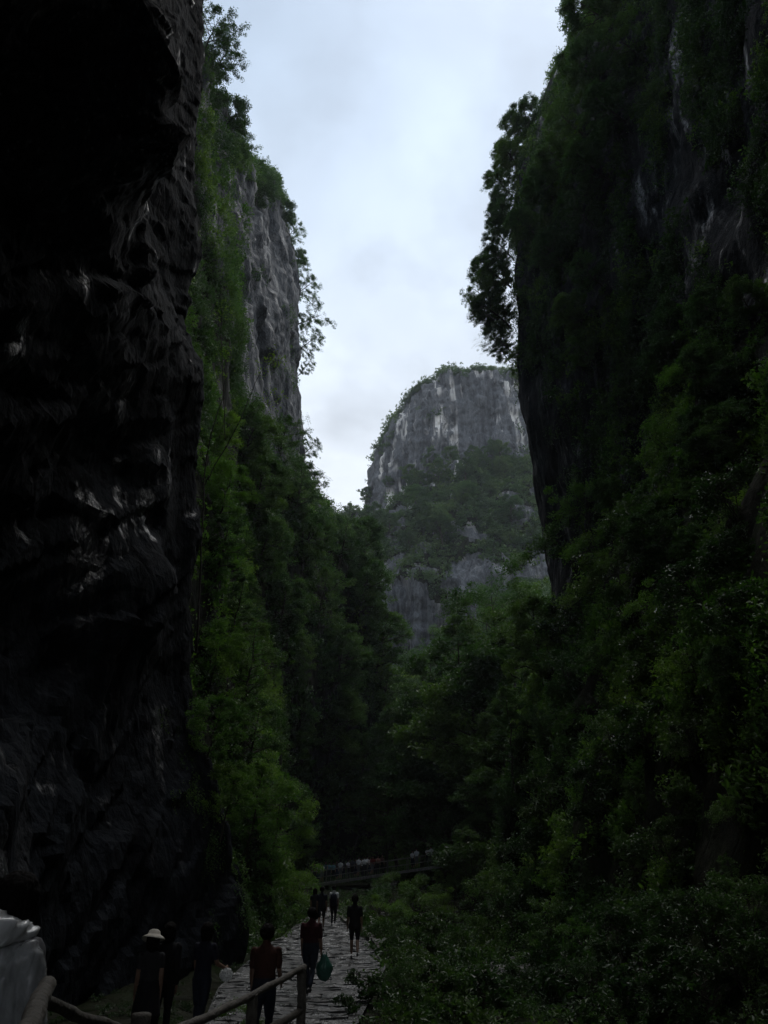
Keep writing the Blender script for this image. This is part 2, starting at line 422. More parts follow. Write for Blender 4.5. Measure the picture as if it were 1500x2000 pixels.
# --- right cliff
right_raw = {
 -45: [(8, -2), (10, 10), (13, 30), (12, 60), (10, 90), (10, 130)],
 -20: [(8, -2), (10.5, 10), (14, 25), (16, 50), (17, 90), (18, 130)],
 0: [(7.6, -2), (10.5, 10), (14.5, 25), (17.5, 50), (20, 90), (24, 130)],
 15: [(7.4, -2), (10.2, 8), (14, 20), (17.2, 32), (20, 60), (23, 90), (28, 130)],
 30: [(7.0, -2), (9.6, 8), (13.6, 17), (17.2, 27), (19, 50), (21.5, 75), (27, 118), (38, 126)],
 45: [(6.6, -2), (9, 8), (12.6, 16), (15.6, 24), (16.0, 45), (17.0, 62), (19, 76), (28, 108), (38, 116)],
 56: [(6.8, -2), (9, 8), (12.2, 17), (13.6, 22), (13.0, 43), (13.4, 56), (14.4, 68), (17.6, 80), (28, 101), (38, 112)],
 60: [(7, -2), (9.2, 8), (12.6, 17), (13.7, 21), (12.5, 43), (13.0, 53), (13.6, 62), (15.2, 73), (19.6, 81), (24.6, 91), (28.6, 101), (40, 108)],
 63: [(8.5, -2), (10.5, 8), (14.4, 17), (15.4, 21), (14.6, 43), (15.2, 53), (16, 62), (18, 73), (22.5, 81), (27, 91), (31, 100), (42, 108)],
 70: [(18, -2), (20, 8), (23, 17), (25, 21), (25, 43), (26, 55), (29, 67), (34, 95), (48, 108)],
 84: [(55, -2), (55, 8), (55, 17), (55, 21), (55, 43), (56, 55), (59, 67), (60, 95), (70, 108)],
}
right_st = [[(x, Y, z) for x, z in pts] for Y, pts in right_raw.items()]
P = loft(right_st, 300, 280, 30)
def f_right(p):
    big = fbm(p * np.array((0.09, 0.09, 0.05)) + 13, 3)
    flute = fbm(p * np.array((0.3, 0.3, 0.06)) + 4, 4, 0.55, True)
    lump = fbm(p * 0.3 + 51, 4)
    keep = 0.4 + 0.6 * sstep(3, 10, np.abs(p[:, 1] - 61))
    return keep * (2.0 * big + 1.0 * flute) + 0.6 * lump
P = displace(P, f_right, 1)
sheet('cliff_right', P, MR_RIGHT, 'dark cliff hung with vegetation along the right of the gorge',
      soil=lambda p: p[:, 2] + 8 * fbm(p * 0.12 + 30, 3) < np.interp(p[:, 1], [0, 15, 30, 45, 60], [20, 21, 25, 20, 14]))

# --- far butte: lower cliff, wooded bench, upper cliff
far_st = [
 [(-70, 250, 20), (-70, 255, 70), (-70, 262, 100), (-68, 275, 108), (-66, 290, 112), (-64, 300, 118), (-60, 310, 122)],
 [(-36, 222, 20), (-34, 228, 66), (-27, 240, 96), (-22, 255, 104), (-17, 278, 108), (-12, 290, 112), (-8, 300, 118)],
 [(-20, 208, 20), (-17, 212, 68), (-14, 234, 111), (-9.5, 252, 117), (-6.0, 262, 122), (-3.0, 267, 150), (2, 276, 164)],
 [(-6, 204, 20), (-4, 206, 74), (-1, 226, 102), (1, 240, 113), (2.0, 249, 121), (4.5, 252, 154), (9, 257, 173)],
 [(4, 203, 20), (5, 205, 77), (7, 222, 104), (10, 236, 117), (12.0, 243, 127), (13.5, 245.5, 160), (16.5, 249, 177)],
 [(18, 202, 20), (19, 204, 78), (21, 220, 108), (24, 236, 130), (26, 242, 141), (28, 245, 165), (31, 249, 181)],
 [(40, 201, 20), (41, 203, 80), (43, 220, 110), (46, 236, 132), (48, 242, 143), (50, 246, 166), (53, 250, 181)],
 [(65, 201, 20), (66, 203, 82), (68, 220, 112), (71, 238, 132), (73, 244, 143), (75, 248, 165), (78, 252, 178)],
 [(120, 210, 20), (120, 214, 82), (120, 230, 112), (120, 246, 132), (120, 252, 143), (120, 256, 165), (120, 260, 176)],
]
far_st = [s + [(s[-1][0] + 6, s[-1][1] + 10, s[-1][2] + 2.5), (s[-1][0] + 12, s[-1][1] + 40, s[-1][2] + 3)] for s in far_st]
P = loft(far_st, 300, 300, 40)
def f_far(p):
    big = fbm(p * np.array((0.045, 0.045, 0.02)) + 2, 3)
    flute = fbm(p * np.array((0.22, 0.22, 0.03)) + 71, 4, 0.55, True)
    bed = fbm(p * np.array((0.05, 0.05, 0.4)) + 33, 4)
    slab = fbm(p * np.array((0.4, 0.4, 0.10)) + 90, 4, 0.65, True)
    return 2.0 * big + 1.6 * flute + 1.2 * bed + 1.3 * slab + 2.6 * facets(p * np.array((0.15, 0.15, 0.06)), 30) + 1.0 * facets(p * np.array((0.35, 0.35, 0.3)) + 7, 30)
P = displace(P, f_far, 1)
P[:, :, 2] -= 3.5
def bench_mask(p):
    z = p[:, 2]; nse = fbm(p * 0.05 + 80, 3)
    foot = np.interp(p[:, 0], [-20, 2, 12, 26, 50], [116, 115, 120, 131, 136])
    b = sstep(78, 88, z + nse * 45) * (1 - sstep(-3, 2, z - foot + nse * 14))
    return b * sstep(-0.22, -0.02, fbm(p * np.array((0.09, 0.09, 0.13)) + 5, 3) + 0.25 * sstep(112, 122, z))
sheet('butte_far', P, MR_FAR, 'far limestone butte with white streaks and a wooded bench',
      soil=lambda p: bench_mask(p) > 0.5)

# --- ground of the gorge, one sheet
def path_l(y): return np.interp(y, [-20, 0, 12, 20, 30, 45, 60], [-5.6, -4.6, -2.5, -3.6, -4.0, -4.1, -4.6])
def path_r(y): return np.interp(y, [-20, 0, 7, 12, 24, 30, 45, 60], [1.2, 1.0, 0.3, -0.75, -0.05, -0.35, -2.3, -3.0])
def floor_z(y): return np.interp(y, [-60, 4, 9, 62, 74, 84, 110, 150, 200, 215, 260], [0.75, 0.75, 0, 0, 0.7, 1.2, 3, 14, 40, 48, 55])
def ground_z(x, y):
    f = floor_z(y)
    r = np.maximum(0, x - path_r(y))
    wgt = sstep(66, 56, y) 
    bank = -1.5 * sstep(0.6, 2.6, r) * wgt * sstep(2, 10, y)
    right = 1.1 * np.maximum(0, x - np.where(y < 66, 5.6, 5.0)) 
    right = np.minimum(right, 34)
    left = 1.3 * np.maximum(0, np.where(y > 62, -10.5, path_l(y) - 1.2) - x); left = np.minimum(left, 20) * sstep(26, 32, y)
    n = fbm(np.stack([x * 0.35, y * 0.35, 0 * x], 1), 4) * 0.5
    onp = ((x > path_l(y) - 0.6) & (x < path_r(y) + 0.6) & (y < 62))
    n = np.where(onp, -0.05, n * sstep(0, 1.5, np.maximum(r, path_l(y) - x)))
    return f + bank + right + left + n - 0.06
def lin(a, b, n): return list(np.linspace(a, b, n, endpoint=False))
xs = np.array(lin(-400, -40, 12) + lin(-40, -8, 30) + lin(-8, 14, 80) + lin(14, 50, 40) + lin(50, 401, 12))
ys = np.array(lin(-400, -40, 10) + lin(-40, 0, 20) + lin(0, 70, 200) + lin(70, 260, 120) + lin(260, 900, 12))
X, Yg = np.meshgrid(xs, ys, indexing='ij')
Z = ground_z(X.ravel(), Yg.ravel()).reshape(X.shape)
P = np.stack([X, Yg, Z], -1)
sheet('ground', P, M_SOIL, 'dark earth floor of the gorge under the plants')

# --- added rock roof out of view, overhead and behind: blocks sky light nearby
br_st = []
for Y, z in ((-55, 60), (-45, 40), (-30, 34), (-12, 33), (2, 34), (11, 37), (16.5, 42), (16.5, 58), (8, 80), (-10, 95)):
    br_st.append([(-30, Y, z - 6), (-16, Y, z - 3), (-8, Y, z), (0, Y, z + 2), (9, Y, z + 1), (18, Y, z - 3), (34, Y, z - 8)])
P = loft(br_st, 110, 80, 20)
P = displace(P, lambda p: 1.5 * fbm(p * 0.15 + 6, 4) + 0.5 * fbm(p * 0.7, 3), 1)
sheet('added_shade_arch', P, MR_NEAR, 'unseen rock arch added overhead to shade the near gorge')

# one BVH of all surfaces for planting
_v, _f, off = [], [], 0
for nme, P in SURF.items():
    if nme == 'added_shade_arch': continue
    V = P.reshape(-1, 3); _v.append(V); _f.append(grid_faces(*P.shape[:2]) + off); off += len(V)
BVH = BVHTree.FromPolygons(np.concatenate(_v).tolist(), np.concatenate(_f).tolist())
def hit(px, py):
    d = Vector(ray(px, py)).normalized()
    p, n, i, t = BVH.ray_cast(Vector(CAM), d)
    return p, n
def drop(x, y, z=60):
    p, n, i, t = BVH.ray_cast(Vector((x, y, z)), Vector((0, 0, -1)))
    return p.z if p else 0.0

# ================================================================== leaves and plants
def leaf_quads(C, Nn, size, aspect=0.45, rg=rng):
    """one folded diamond leaf per centre: 4 verts, 2 triangles"""
    n = len(C)
    Nn = Nn / (np.linalg.norm(Nn, axis=1)[:, None] + 1e-9)
    t = rg.normal(size=(n, 3)); t -= (t * Nn).sum(1)[:, None] * Nn; t /= np.linalg.norm(t, axis=1)[:, None] + 1e-9
    b = np.cross(Nn, t)
    s = (size * rg.uniform(0.6, 1.35, n))[:, None]
    v = np.stack([C - t * s * 0.5 - Nn * s * 0.06, C + b * s * aspect * 0.5 + Nn * s * 0.05, C + t * s * 0.5 - Nn * s * 0.1, C - b * s * aspect * 0.5 + Nn * s * 0.05], 1).reshape(-1, 3)
    i = np.arange(n)[:, None] * 4
    f = np.concatenate([i + [[0, 1, 2]], i + [[0, 2, 3]]])
    return v, f
def tubes(paths, sides=5):
    """paths: list of (points (k,3), radii (k,))"""
    V, F, o = [], [], 0
    for p, r in paths:
        p = np.asarray(p, float); r = np.asarray(r, float); k = len(p)
        d = np.gradient(p, axis=0); d /= np.linalg.norm(d, axis=1)[:, None] + 1e-9
        ref = np.array((0, 0, 1.0)) if abs(d[0, 2]) < 0.8 else np.array((1.0, 0, 0))
        a = np.cross(d, ref); a /= np.linalg.norm(a, axis=1)[:, None] + 1e-9; b = np.cross(d, a)
        th = np.linspace(0, 2 * np.pi, sides, endpoint=False)
        ring = p[:, None] + r[:, None, None] * (np.cos(th)[None, :, None] * a[:, None] + np.sin(th)[None, :, None] * b[:, None])
        V.append(ring.reshape(-1, 3))
        i = np.arange(k * sides).reshape(k, sides); j = np.roll(i, -1, axis=1)
        F.append(np.stack([i[:-1], j[:-1], j[1:], i[1:]], -1).reshape(-1, 4) + o); o += k * sides
    return np.concatenate(V), np.concatenate(F)

def make_tree(seed, H=10, Rr=3.5, r0=0.16, limbs=16, subs=4, leaves=34, lsize=0.3, clump=0.75, low=0.3, rise=0.45, lean=(0, 0), stems=1, shape='round', flat=0.78):
    g = np.random.default_rng(seed)
    wood, cc = [], []
    for sidx in range(stems):
        az0 = g.uniform(0, 6.28); sp = 0.0 if stems == 1 else g.uniform(0.15, 0.45)
        k = 9; t = np.linspace(0, 1, k)
        hh = H * (1 if stems == 1 else g.uniform(0.65, 1.0))
        tr = np.stack([lean[0] * hh * t ** 1.5 + math.cos(az0) * sp * hh * t, lean[1] * hh * t ** 1.5 + math.sin(az0) * sp * hh * t, hh * 0.93 * t], 1)
        tr[1:] += np.cumsum(g.normal(0, 0.012 * hh, (k - 1, 3)) * [1, 1, 0.2], 0)
        tr[0, 2] -= 0.25
        rr = r0 * (1 - 0.88 * t) * (1 if stems == 1 else 0.6); wood.append((tr, rr))
        nl = max(3, int(limbs / stems))
        for j in range(nl):
            f = low + (0.98 - low) * ((j + g.uniform(0, 0.8)) / nl)
            base = np.array([np.interp(f, t, tr[:, q]) for q in range(3)])
            prof = {'round': math.sin(math.pi * min(1, 0.16 + 0.80 * (f - low) / (1 - low))) ** 0.7,
                    'cone': 1.05 - 0.85 * (f - low) / (1 - low), 'umbrella': 0.35 + 0.75 * (f - low) / (1 - low)}[shape]
            ln = Rr * prof * g.uniform(0.7, 1.15); az = j * 2.4 + g.uniform(-0.6, 0.6)
            ri = rise * g.uniform(0.4, 1.4)
            d = np.array((math.cos(az), math.sin(az), ri)); d /= np.linalg.norm(d)
            s = np.linspace(0, 1, 5)
            lp = base + d * ln * s[:, None]; lp[:, 2] += -0.12 * ln * s ** 2
            lp[1:] += g.normal(0, 0.04 * ln, (4, 3))
            lr = max(0.012, r0 * (1 - 0.88 * f) * 0.55) * (1 - 0.8 * s); wood.append((lp, lr))
            cc.append(lp[-1])
            for q in range(subs):
                u = g.uniform(0.35, 0.95); bp = np.array([np.interp(u, s, lp[:, w_]) for w_ in range(3)])
                dd = d + g.normal(0, 0.6, 3); dd[2] = abs(dd[2]) * 0.6 + 0.05; dd /= np.linalg.norm(dd)
                bl = ln * g.uniform(0.2, 0.45)
                e2 = bp + dd * bl; wood.append((np.array([bp, (bp + e2) / 2 + g.normal(0, 0.03 * bl, 3), e2]), np.array([lr[2] * 0.6, lr[2] * 0.4, 0.006])))
                cc.append(e2)
                if g.random() < 0.5: cc.append((bp + e2) / 2)
    cc = np.array(cc)
    C = np.repeat(cc, leaves, 0)
    rad = np.repeat(clump * g.uniform(0.55, 1.25, len(cc)), leaves)
    off = g.normal(size=C.shape); off /= np.linalg.norm(off, axis=1)[:, None]
    off *= (rad * g.uniform(0.05, 1, len(C)) ** 0.5)[:, None]; off[:, 2] *= flat
    nn = g.normal(size=C.shape) * 0.65 + [0, 0, 0.9]
    lv, lf = leaf_quads(C + off, nn, lsize, 0.5, g)
    return tubes(wood), (lv, lf)

TREE = {}
def tree_kind(key, leafm, barkm=M_BARK, **k):
    (wv, wf), (lv, lf) = make_tree(**k)
    TREE[key] = (mesh_np('trunk_' + key, wv, wf, [barkm]), mesh_np('crown_' + key, lv, lf, [leafm], smooth=False) if k.get('leaves', 34) > 0 else None)

tree_kind('airy', M_LEAF, seed=1, H=8, Rr=3.0, limbs=24, subs=6, leaves=34, lsize=0.18, clump=0.44, low=0.2)
tree_kind('airy2', M_LEAF, seed=2, H=7, Rr=3.0, limbs=22, subs=6, leaves=32, lsize=0.18, clump=0.42, low=0.2, lean=(0.25, 0), shape='umbrella')
tree_kind('dense', M_LEAF, seed=3, H=7, Rr=3.1, limbs=32, subs=7, leaves=48, lsize=0.20, clump=0.56, low=0.06)
tree_kind('tall', M_LEAF, seed=4, H=15, Rr=3.2, r0=0.2, limbs=34, subs=6, leaves=36, lsize=0.24, clump=0.62, low=0.3, shape='round')
tree_kind('open', M_LEAF, seed=5, H=16, Rr=4.6, r0=0.22, limbs=20, subs=8, leaves=36, lsize=0.23, clump=0.66, low=0.5, rise=0.75, shape='umbrella')
tree_kind('cone', M_LEAF, seed=6, H=14, Rr=3.4, r0=0.2, limbs=38, subs=5, leaves=34, lsize=0.22, clump=0.52, low=0.15, rise=0.25, shape='round', flat=0.8)
tree_kind('bush', M_LEAF, seed=7, H=2.6, Rr=1.3, r0=0.05, limbs=18, subs=3, leaves=34, lsize=0.13, clump=0.42, low=0.1, stems=4)
tree_kind('bushb', M_LEAFB, seed=8, H=3.2, Rr=1.4, r0=0.05, limbs=20, subs=3, leaves=36, lsize=0.13, clump=0.42, low=0.1, stems=4)
tree_kind('bright', M_LEAFB, seed=9, H=6.5, Rr=2.3, r0=0.1, limbs=20, subs=4, leaves=52, lsize=0.17, clump=0.55, low=0.15)
tree_kind('darkbush', M_LEAFD, seed=10, H=2.2, Rr=1.3, r0=0.05, limbs=18, subs=3, leaves=34, lsize=0.15, clump=0.42, low=0.1, stems=4)
tree_kind('weed', M_LEAFD, seed=12, H=0.85, Rr=0.45, r0=0.014, limbs=14, subs=3, leaves=9, lsize=0.11, clump=0.13, low=0.1, stems=5)
tree_kind('fartree', M_LEAFF, seed=13, H=8, Rr=3.4, r0=0.2, limbs=24, subs=5, leaves=30, lsize=0.36, clump=0.6, low=0.18)
tree_kind('fartree2', M_LEAFF, seed=14, H=9, Rr=3.0, r0=0.2, limbs=22, subs=5, leaves=28, lsize=0.36, clump=0.58, low=0.3)
tree_kind('twigs', M_LEAF, M_TWIG, seed=15, H=3.5, Rr=1.8, r0=0.03, limbs=22, subs=6, leaves=0, lsize=0.1, clump=0.3, low=0.1, stems=4)
HT = dict(airy=8, airy2=7, dense=7, tall=15, open=16, cone=14, bush=2.6, bushb=3.2, bright=6.5, darkbush=2.2, weed=0.85, fartree=8, fartree2=9, twigs=3.5)

def plant(key, loc, height, label, cat='tree', group=None, rz=None, tilt=(0, 0), name=None):
    rz = random.uniform(0, 6.28) if rz is None else rz
    s = height / HT[key]
    e_ = empty(name or {'tree': 'leafy_tree', 'bush': 'bush', 'plant': 'leafy_plant'}.get(cat, cat), loc, 0, s)
    e_.rotation_euler = (Matrix.Rotation(tilt[1], 3, 'X') @ Matrix.Rotation(tilt[0], 3, 'Y') @ Matrix.Rotation(rz, 3, 'Z')).to_euler()
    tr, cr_ = TREE[key]
    obj('trunk' if cat == 'tree' else 'stems', tr, e_)
    if cr_ is not None: obj('crown' if cat == 'tree' else 'leaves', cr_, e_)
    return tag(e_, label, cat, group)

# ---- leaf clumps for the vegetation that reads as one mass
CL = {}
def clump_set(key, mat, n, lsize, count0, kind='dome'):
    c = bpy.data.collections.new('clumps_' + key)
    for k in range(n):
        g = np.random.default_rng(100 + k + len(CL) * 10)
        lsz = lsize * (0.75, 0.95, 1.2, 1.55)[k % 4]; count = int(count0 / (0.75, 0.95, 1.2, 1.55)[k % 4])
        if kind == 'dome':
            cen = g.normal(size=(9, 3)) * [0.42, 0.42, 0.25] + [0, 0, 0.25]
            C = np.repeat(cen, count // 9, 0)
            o_ = g.normal(size=C.shape); o_ /= np.linalg.norm(o_, axis=1)[:, None]
            C = C + o_ * (g.uniform(0.05, 0.42, len(C)))[:, None] * [1, 1, 0.6]
            nn = g.normal(size=C.shape) * 0.6 + [0, 0, 0.85]
        elif kind == 'hang':
            ns = 9; pts = []
            for q in range(ns):
                x, y = g.normal(0, 0.35, 2); ln = g.uniform(0.7, 2.2); m_ = count // ns
                tt = np.linspace(0, 1, m_)
                pts.append(np.stack([x + 0.12 * np.sin(tt * 5 + q) + g.normal(0, 0.09, m_), y + g.normal(0, 0.09, m_), -ln * tt + 0.2], 1))
            C = np.concatenate(pts); nn = g.normal(size=C.shape) * 0.6 + [0.0, 0, 0.5]
        lv, lf = leaf_quads(C, nn, lsz, 0.5, g)
        o_ = bpy.data.objects.new('leaf_clump', mesh_np('leaf_clump', lv, lf, [mat], smooth=False)); c.objects.link(o_)
    CL[key] = (c, n)
clump_set('mid', M_LEAF, 4, 0.20, 144)
clump_set('bright', M_LEAFB, 4, 0.19, 144)
clump_set('dark', M_LEAFD, 4, 0.20, 144)
clump_set('far', M_LEAFF, 4, 0.30, 90)
clump_set('hang', M_LEAF, 3, 0.17, 135, 'hang')
clump_set('hangd', M_LEAFD, 3, 0.17, 135, 'hang')

def scatter_mass(name, label, key, pts, nrm, scl, up=0.6):
    """one 'stuff' object: leaf clumps instanced on points"""
    n = len(pts); c, nv = CL[key]
    z = nrm * (1 - up) + np.array((0, 0, up)); z += rng.normal(0, 0.18, z.shape); z /= np.linalg.norm(z, axis=1)[:, None]
    a = rng.uniform(0, 2 * np.pi, n); ref = np.stack([np.cos(a), np.sin(a), 0 * a], 1)
    x = ref - (ref * z).sum(1)[:, None] * z; x /= np.linalg.norm(x, axis=1)[:, None]; y = np.cross(z, x)
    eul = np.stack([np.arctan2(y[:, 2], z[:, 2]), -np.arcsin(np.clip(x[:, 2], -1, 1)), np.arctan2(x[:, 1], x[:, 0])], 1)
    me = bpy.data.meshes.new(name); me.vertices.add(n); me.vertices.foreach_set('co', pts.astype(np.float32).ravel())
    at_ = me.attributes.new('rot', 'FLOAT_VECTOR', 'POINT'); at_.data.foreach_set('vector', eul.astype(np.float32).ravel())
    at_ = me.attributes.new('scl', 'FLOAT', 'POINT'); at_.data.foreach_set('value', scl.astype(np.float32))
    at_ = me.attributes.new('idx', 'INT', 'POINT'); at_.data.foreach_set('value', rng.integers(0, nv, n).astype(np.int32))
    me.update()
    o = obj(name, me)
    gname = 'instances_' + key
    ng = bpy.data.node_groups.get(gname)
    if ng is None:
        ng = bpy.data.node_groups.new(gname, 'GeometryNodeTree')
        ng.interface.new_socket('Geometry', in_out='INPUT', socket_type='NodeSocketGeometry')
        ng.interface.new_socket('Geometry', in_out='OUTPUT', socket_type='NodeSocketGeometry')
        gi = ng.nodes.new('NodeGroupInput'); go = ng.nodes.new('NodeGroupOutput')
        ip = ng.nodes.new('GeometryNodeInstanceOnPoints'); ci = ng.nodes.new('GeometryNodeCollectionInfo')
        ci.inputs['Collection'].default_value = c; ci.inputs['Separate Children'].default_value = True; ci.inputs['Reset Children'].default_value = True
        def na(nm, ty):
            q = ng.nodes.new('GeometryNodeInputNamedAttribute'); q.data_type = ty; q.inputs['Name'].default_value = nm
            return [s_ for s_ in q.outputs if s_.enabled and s_.name == 'Attribute'][0]
        ng.links.new(gi.outputs[0], ip.inputs['Points']); ng.links.new(ci.outputs[0], ip.inputs['Instance'])
        ip.inputs['Pick Instance'].default_value = True
        ng.links.new(na('idx', 'INT'), ip.inputs['Instance Index'])
        ng.links.new(na('rot', 'FLOAT_VECTOR'), ip.inputs['Rotation'])
        ng.links.new(na('scl', 'FLOAT'), ip.inputs['Scale'])
        ng.links.new(ip.outputs[0], go.inputs[0])
    md = o.modifiers.new('leaves', 'NODES'); md.node_group = ng
    return tag(o, label, 'foliage', kind='stuff')

def sample(P, flip, dens, n):
    """n points on a grid sheet, weighted by area and dens(points)"""
    a = P[:-1, :-1]; b = P[1:, :-1]; c = P[1:, 1:]; d = P[:-1, 1:]
    nr = np.cross(c - a, d - b); ar = np.linalg.norm(nr, axis=2); nr = nr / (ar[:, :, None] + 1e-9) * flip
    mid = (a + b + c + d) / 4
    wgt = (ar * dens(mid.reshape(-1, 3), nr.reshape(-1, 3)).reshape(ar.shape)).ravel(); wgt = np.clip(wgt, 0, None); wgt /= wgt.sum()
    k = rng.choice(len(wgt), n, p=wgt)
    i, j = np.unravel_index(k, ar.shape); u = rng.random(n)[:, None]; v = rng.random(n)[:, None]
    p = (a[i, j] * (1 - u) + b[i, j] * u) * (1 - v) + (d[i, j] * (1 - u) + c[i, j] * u) * v
    return p, nr[i, j]
def seen(p, m=0.12):
    """roughly inside the picture, with a margin (plants further out are left out)"""
    d = p - CAM; f = d[:, 1] * CP + d[:, 2] * SP; u = -d[:, 1] * SP + d[:, 2] * CP
    return (f > 0.5) & (np.abs(d[:, 0]) < (0.5 + m) * f) & (np.abs(u) < (0.667 + m) * f)
def pix(p):
    d = p - CAM; f = d[:, 1] * CP + d[:, 2] * SP; u = -d[:, 1] * SP + d[:, 2] * CP
    return 750 + 1500 * d[:, 0] / f, 1000 - 1500 * u / f

# left spur and cliff
PM = SURF['cliff_left_far']
def d_mid(p, n):
    y, z = p[:, 1], p[:, 2]
    foot = np.interp(y, [24, 40, 55, 68, 82, 96, 108, 112], [60, 60, 52, 46, 50, 52, 50.5, 48])      # top of the continuous cover
    nse = fbm(p * 0.12 + 3, 3)
    low = 1 - sstep(-3, 5, z - foot + nse * 10)
    # ivy on the part of the face nearest to us
    ivy = sstep(70, 58, y + nse * 14)
    rim_z = np.interp(y, [24, 40, 55, 68, 82, 96, 108, 112], [62, 66, 74, 82, 95, 108, 118, 118])
    rim = sstep(-4, 2, z - rim_z + nse * 6)
    led = sstep(0.12, 0.4, nse) * sstep(-0.15, 0.25, n[:, 2]) * 0.5
    return np.clip(np.maximum.reduce([low, ivy * 0.9, rim, led]), 0, 1) * seen(p) * np.clip(70 / y, 0.8, 1.5) * (0.12 + 0.88 * sstep(-0.26, -0.02, fbm(p * 0.17 + 15, 3)))
p, n = sample(PM, -1, d_mid, 46000)
lowm = p[:, 2] < np.interp(p[:, 1], [24, 82, 108], [40, 48, 49])
sel = rng.random(len(p))
scale = rng.uniform(0.55, 1.2, len(p)) * np.interp(p[:, 1], [24, 60, 110], [0.75, 1.0, 1.5])
brightish = fbm(p * 0.08 + 60, 2) + 0.5 * sstep(75, 40, p[:, 1]) - 0.15
mB = (brightish > 0.12) ; mH = (~lowm) & (sel < 0.35)
off_ = n * (rng.uniform(-0.1, 0.5, len(p)) + np.interp(p[:, 1], [40, 70], [3.0, 5.5]) * np.clip(fbm(p * 0.17 + 15, 3), -0.05, 1))[:, None]
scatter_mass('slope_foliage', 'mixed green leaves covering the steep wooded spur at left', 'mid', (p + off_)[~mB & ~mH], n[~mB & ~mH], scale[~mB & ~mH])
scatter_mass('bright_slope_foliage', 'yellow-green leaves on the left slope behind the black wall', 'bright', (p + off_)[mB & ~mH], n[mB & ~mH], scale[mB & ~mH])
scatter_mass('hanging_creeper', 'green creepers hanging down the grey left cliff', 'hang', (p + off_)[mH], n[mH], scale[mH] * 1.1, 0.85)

# right cliff
PR = SURF['cliff_right']
def d_right(p, n):
    y, z = p[:, 1], p[:, 2]
    foot = np.interp(y, [0, 15, 30, 45, 60], [24, 24, 29, 22, 16])
    nse = fbm(p * 0.11 + 30, 3); n2_ = fbm(p * np.array((0.3, 0.3, 0.08)) + 12, 3)
    low = (1 - sstep(-4, 3, z - foot + nse * 14)) * sstep(-0.30, 0.05, n2_ + 0.25)
    ivy = sstep(-0.08, 0.14, n2_ + nse * 0.6 + 0.14 * sstep(50, 70, z) + 0.10) * 0.9
    bare = sstep(49, 55, y) * sstep(46, 40, z) * sstep(17, 24, z)            # naked overhanging prow
    top = sstep(46, 58, z) * sstep(44, 54, y) * 0.9
    return np.clip(np.maximum.reduce([low, ivy * (1 - bare), top]), 0, 1) * seen(p) * np.clip(36 / np.maximum(y, 8), 0.5, 1.8) * (0.28 + 0.72 * sstep(-0.22, 0.0, fbm(p * 0.25 + 25, 3)))
p, n = sample(PR, 1, d_right, 46000)
sel = rng.random(len(p)); scale = rng.uniform(0.45, 1.05, len(p)) * np.interp(p[:, 1], [8, 30, 62], [0.55, 0.8, 1.0])
off_ = n * (rng.uniform(-0.1, 0.4, len(p)) + 4.6 * np.clip(fbm(p * 0.25 + 25, 3), -0.05, 1))[:, None]
mH = (p[:, 2] > np.interp(p[:, 1], [0, 30, 60], [20, 26, 20])) & (sel < 0.5); mB = (~mH) & (fbm(p * 0.15 + 7, 2) > -0.02) & (sel > 0.2)
mD = (~mH) & (~mB) & (sel < 0.25); mM = ~(mH | mB | mD)
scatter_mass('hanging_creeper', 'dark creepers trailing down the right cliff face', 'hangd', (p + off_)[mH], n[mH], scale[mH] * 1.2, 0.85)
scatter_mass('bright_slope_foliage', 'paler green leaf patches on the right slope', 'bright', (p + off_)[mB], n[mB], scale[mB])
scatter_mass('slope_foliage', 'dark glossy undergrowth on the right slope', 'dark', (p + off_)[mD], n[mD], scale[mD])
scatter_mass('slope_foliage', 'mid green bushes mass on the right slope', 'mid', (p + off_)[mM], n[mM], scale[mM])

# far butte
PF = SURF['butte_far']
def d_far(p, n):
    z = p[:, 2]; nse = fbm(p * 0.05 + 80, 3)
    bench = bench_mask(p)
    cap = sstep(-2.5, 1.0, z - np.interp(p[:, 0], [0, 10, 17, 31, 53], [156, 169, 175, 179, 179]) + nse * 4)
    side = sstep(9, 3, p[:, 0]) * sstep(0.0, 0.25, nse + 0.08) * sstep(110, 130, z) * 0.6
    led = sstep(0.05, 0.3, nse) * sstep(0.0, 0.3, n[:, 2]) * 0.45
    low = (1 - sstep(44, 58, z + nse * 12)) * 0.8
    return np.clip(np.maximum.reduce([bench, cap, side, led, low]), 0, 1) * seen(p)
p, n = sample(PF, 1, d_far, 11000)
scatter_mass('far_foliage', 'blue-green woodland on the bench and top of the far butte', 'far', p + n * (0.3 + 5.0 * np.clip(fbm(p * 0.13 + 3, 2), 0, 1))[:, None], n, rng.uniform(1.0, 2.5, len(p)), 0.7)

# gorge floor undergrowth
PG = SURF['ground']
def d_floor(p, n):
    x, y = p[:, 0], p[:, 1]
    off_path = (x > path_r(y) + 0.35) | (x < path_l(y) - 0.3) | (y > 64)
    onb = (y > 74) & (y < 84) & (x < 6) & (x > -8.5)
    stream = np.exp(-((x - 3.6 - 0.6 * np.sin(y * 0.4)) / 0.7) ** 2) * sstep(12, 15, y) * sstep(27, 24, y)
    return off_path * (~onb) * ~((x < path_l(y) + 1.0) & (y < 27)) * np.where((y > 62) & (y < 75) & (x < 0), 0.5, 1.0) * (1 - 0.95 * stream) * (y > 3) * (y < 210) * seen(p) * np.clip(30 / np.maximum(y, 6), 0.35, 4)
p, n = sample(PG, 1, d_floor, 32000)
sel = rng.random(len(p)); scale = rng.uniform(0.5, 1.1, len(p)) * np.interp(p[:, 1], [4, 12, 30, 80, 200], [0.28, 0.42, 0.75, 1.3, 1.9])
scale = np.where((p[:, 1] > 55) & (p[:, 1] < 77) & (p[:, 0] < 8), scale * 0.5, scale)
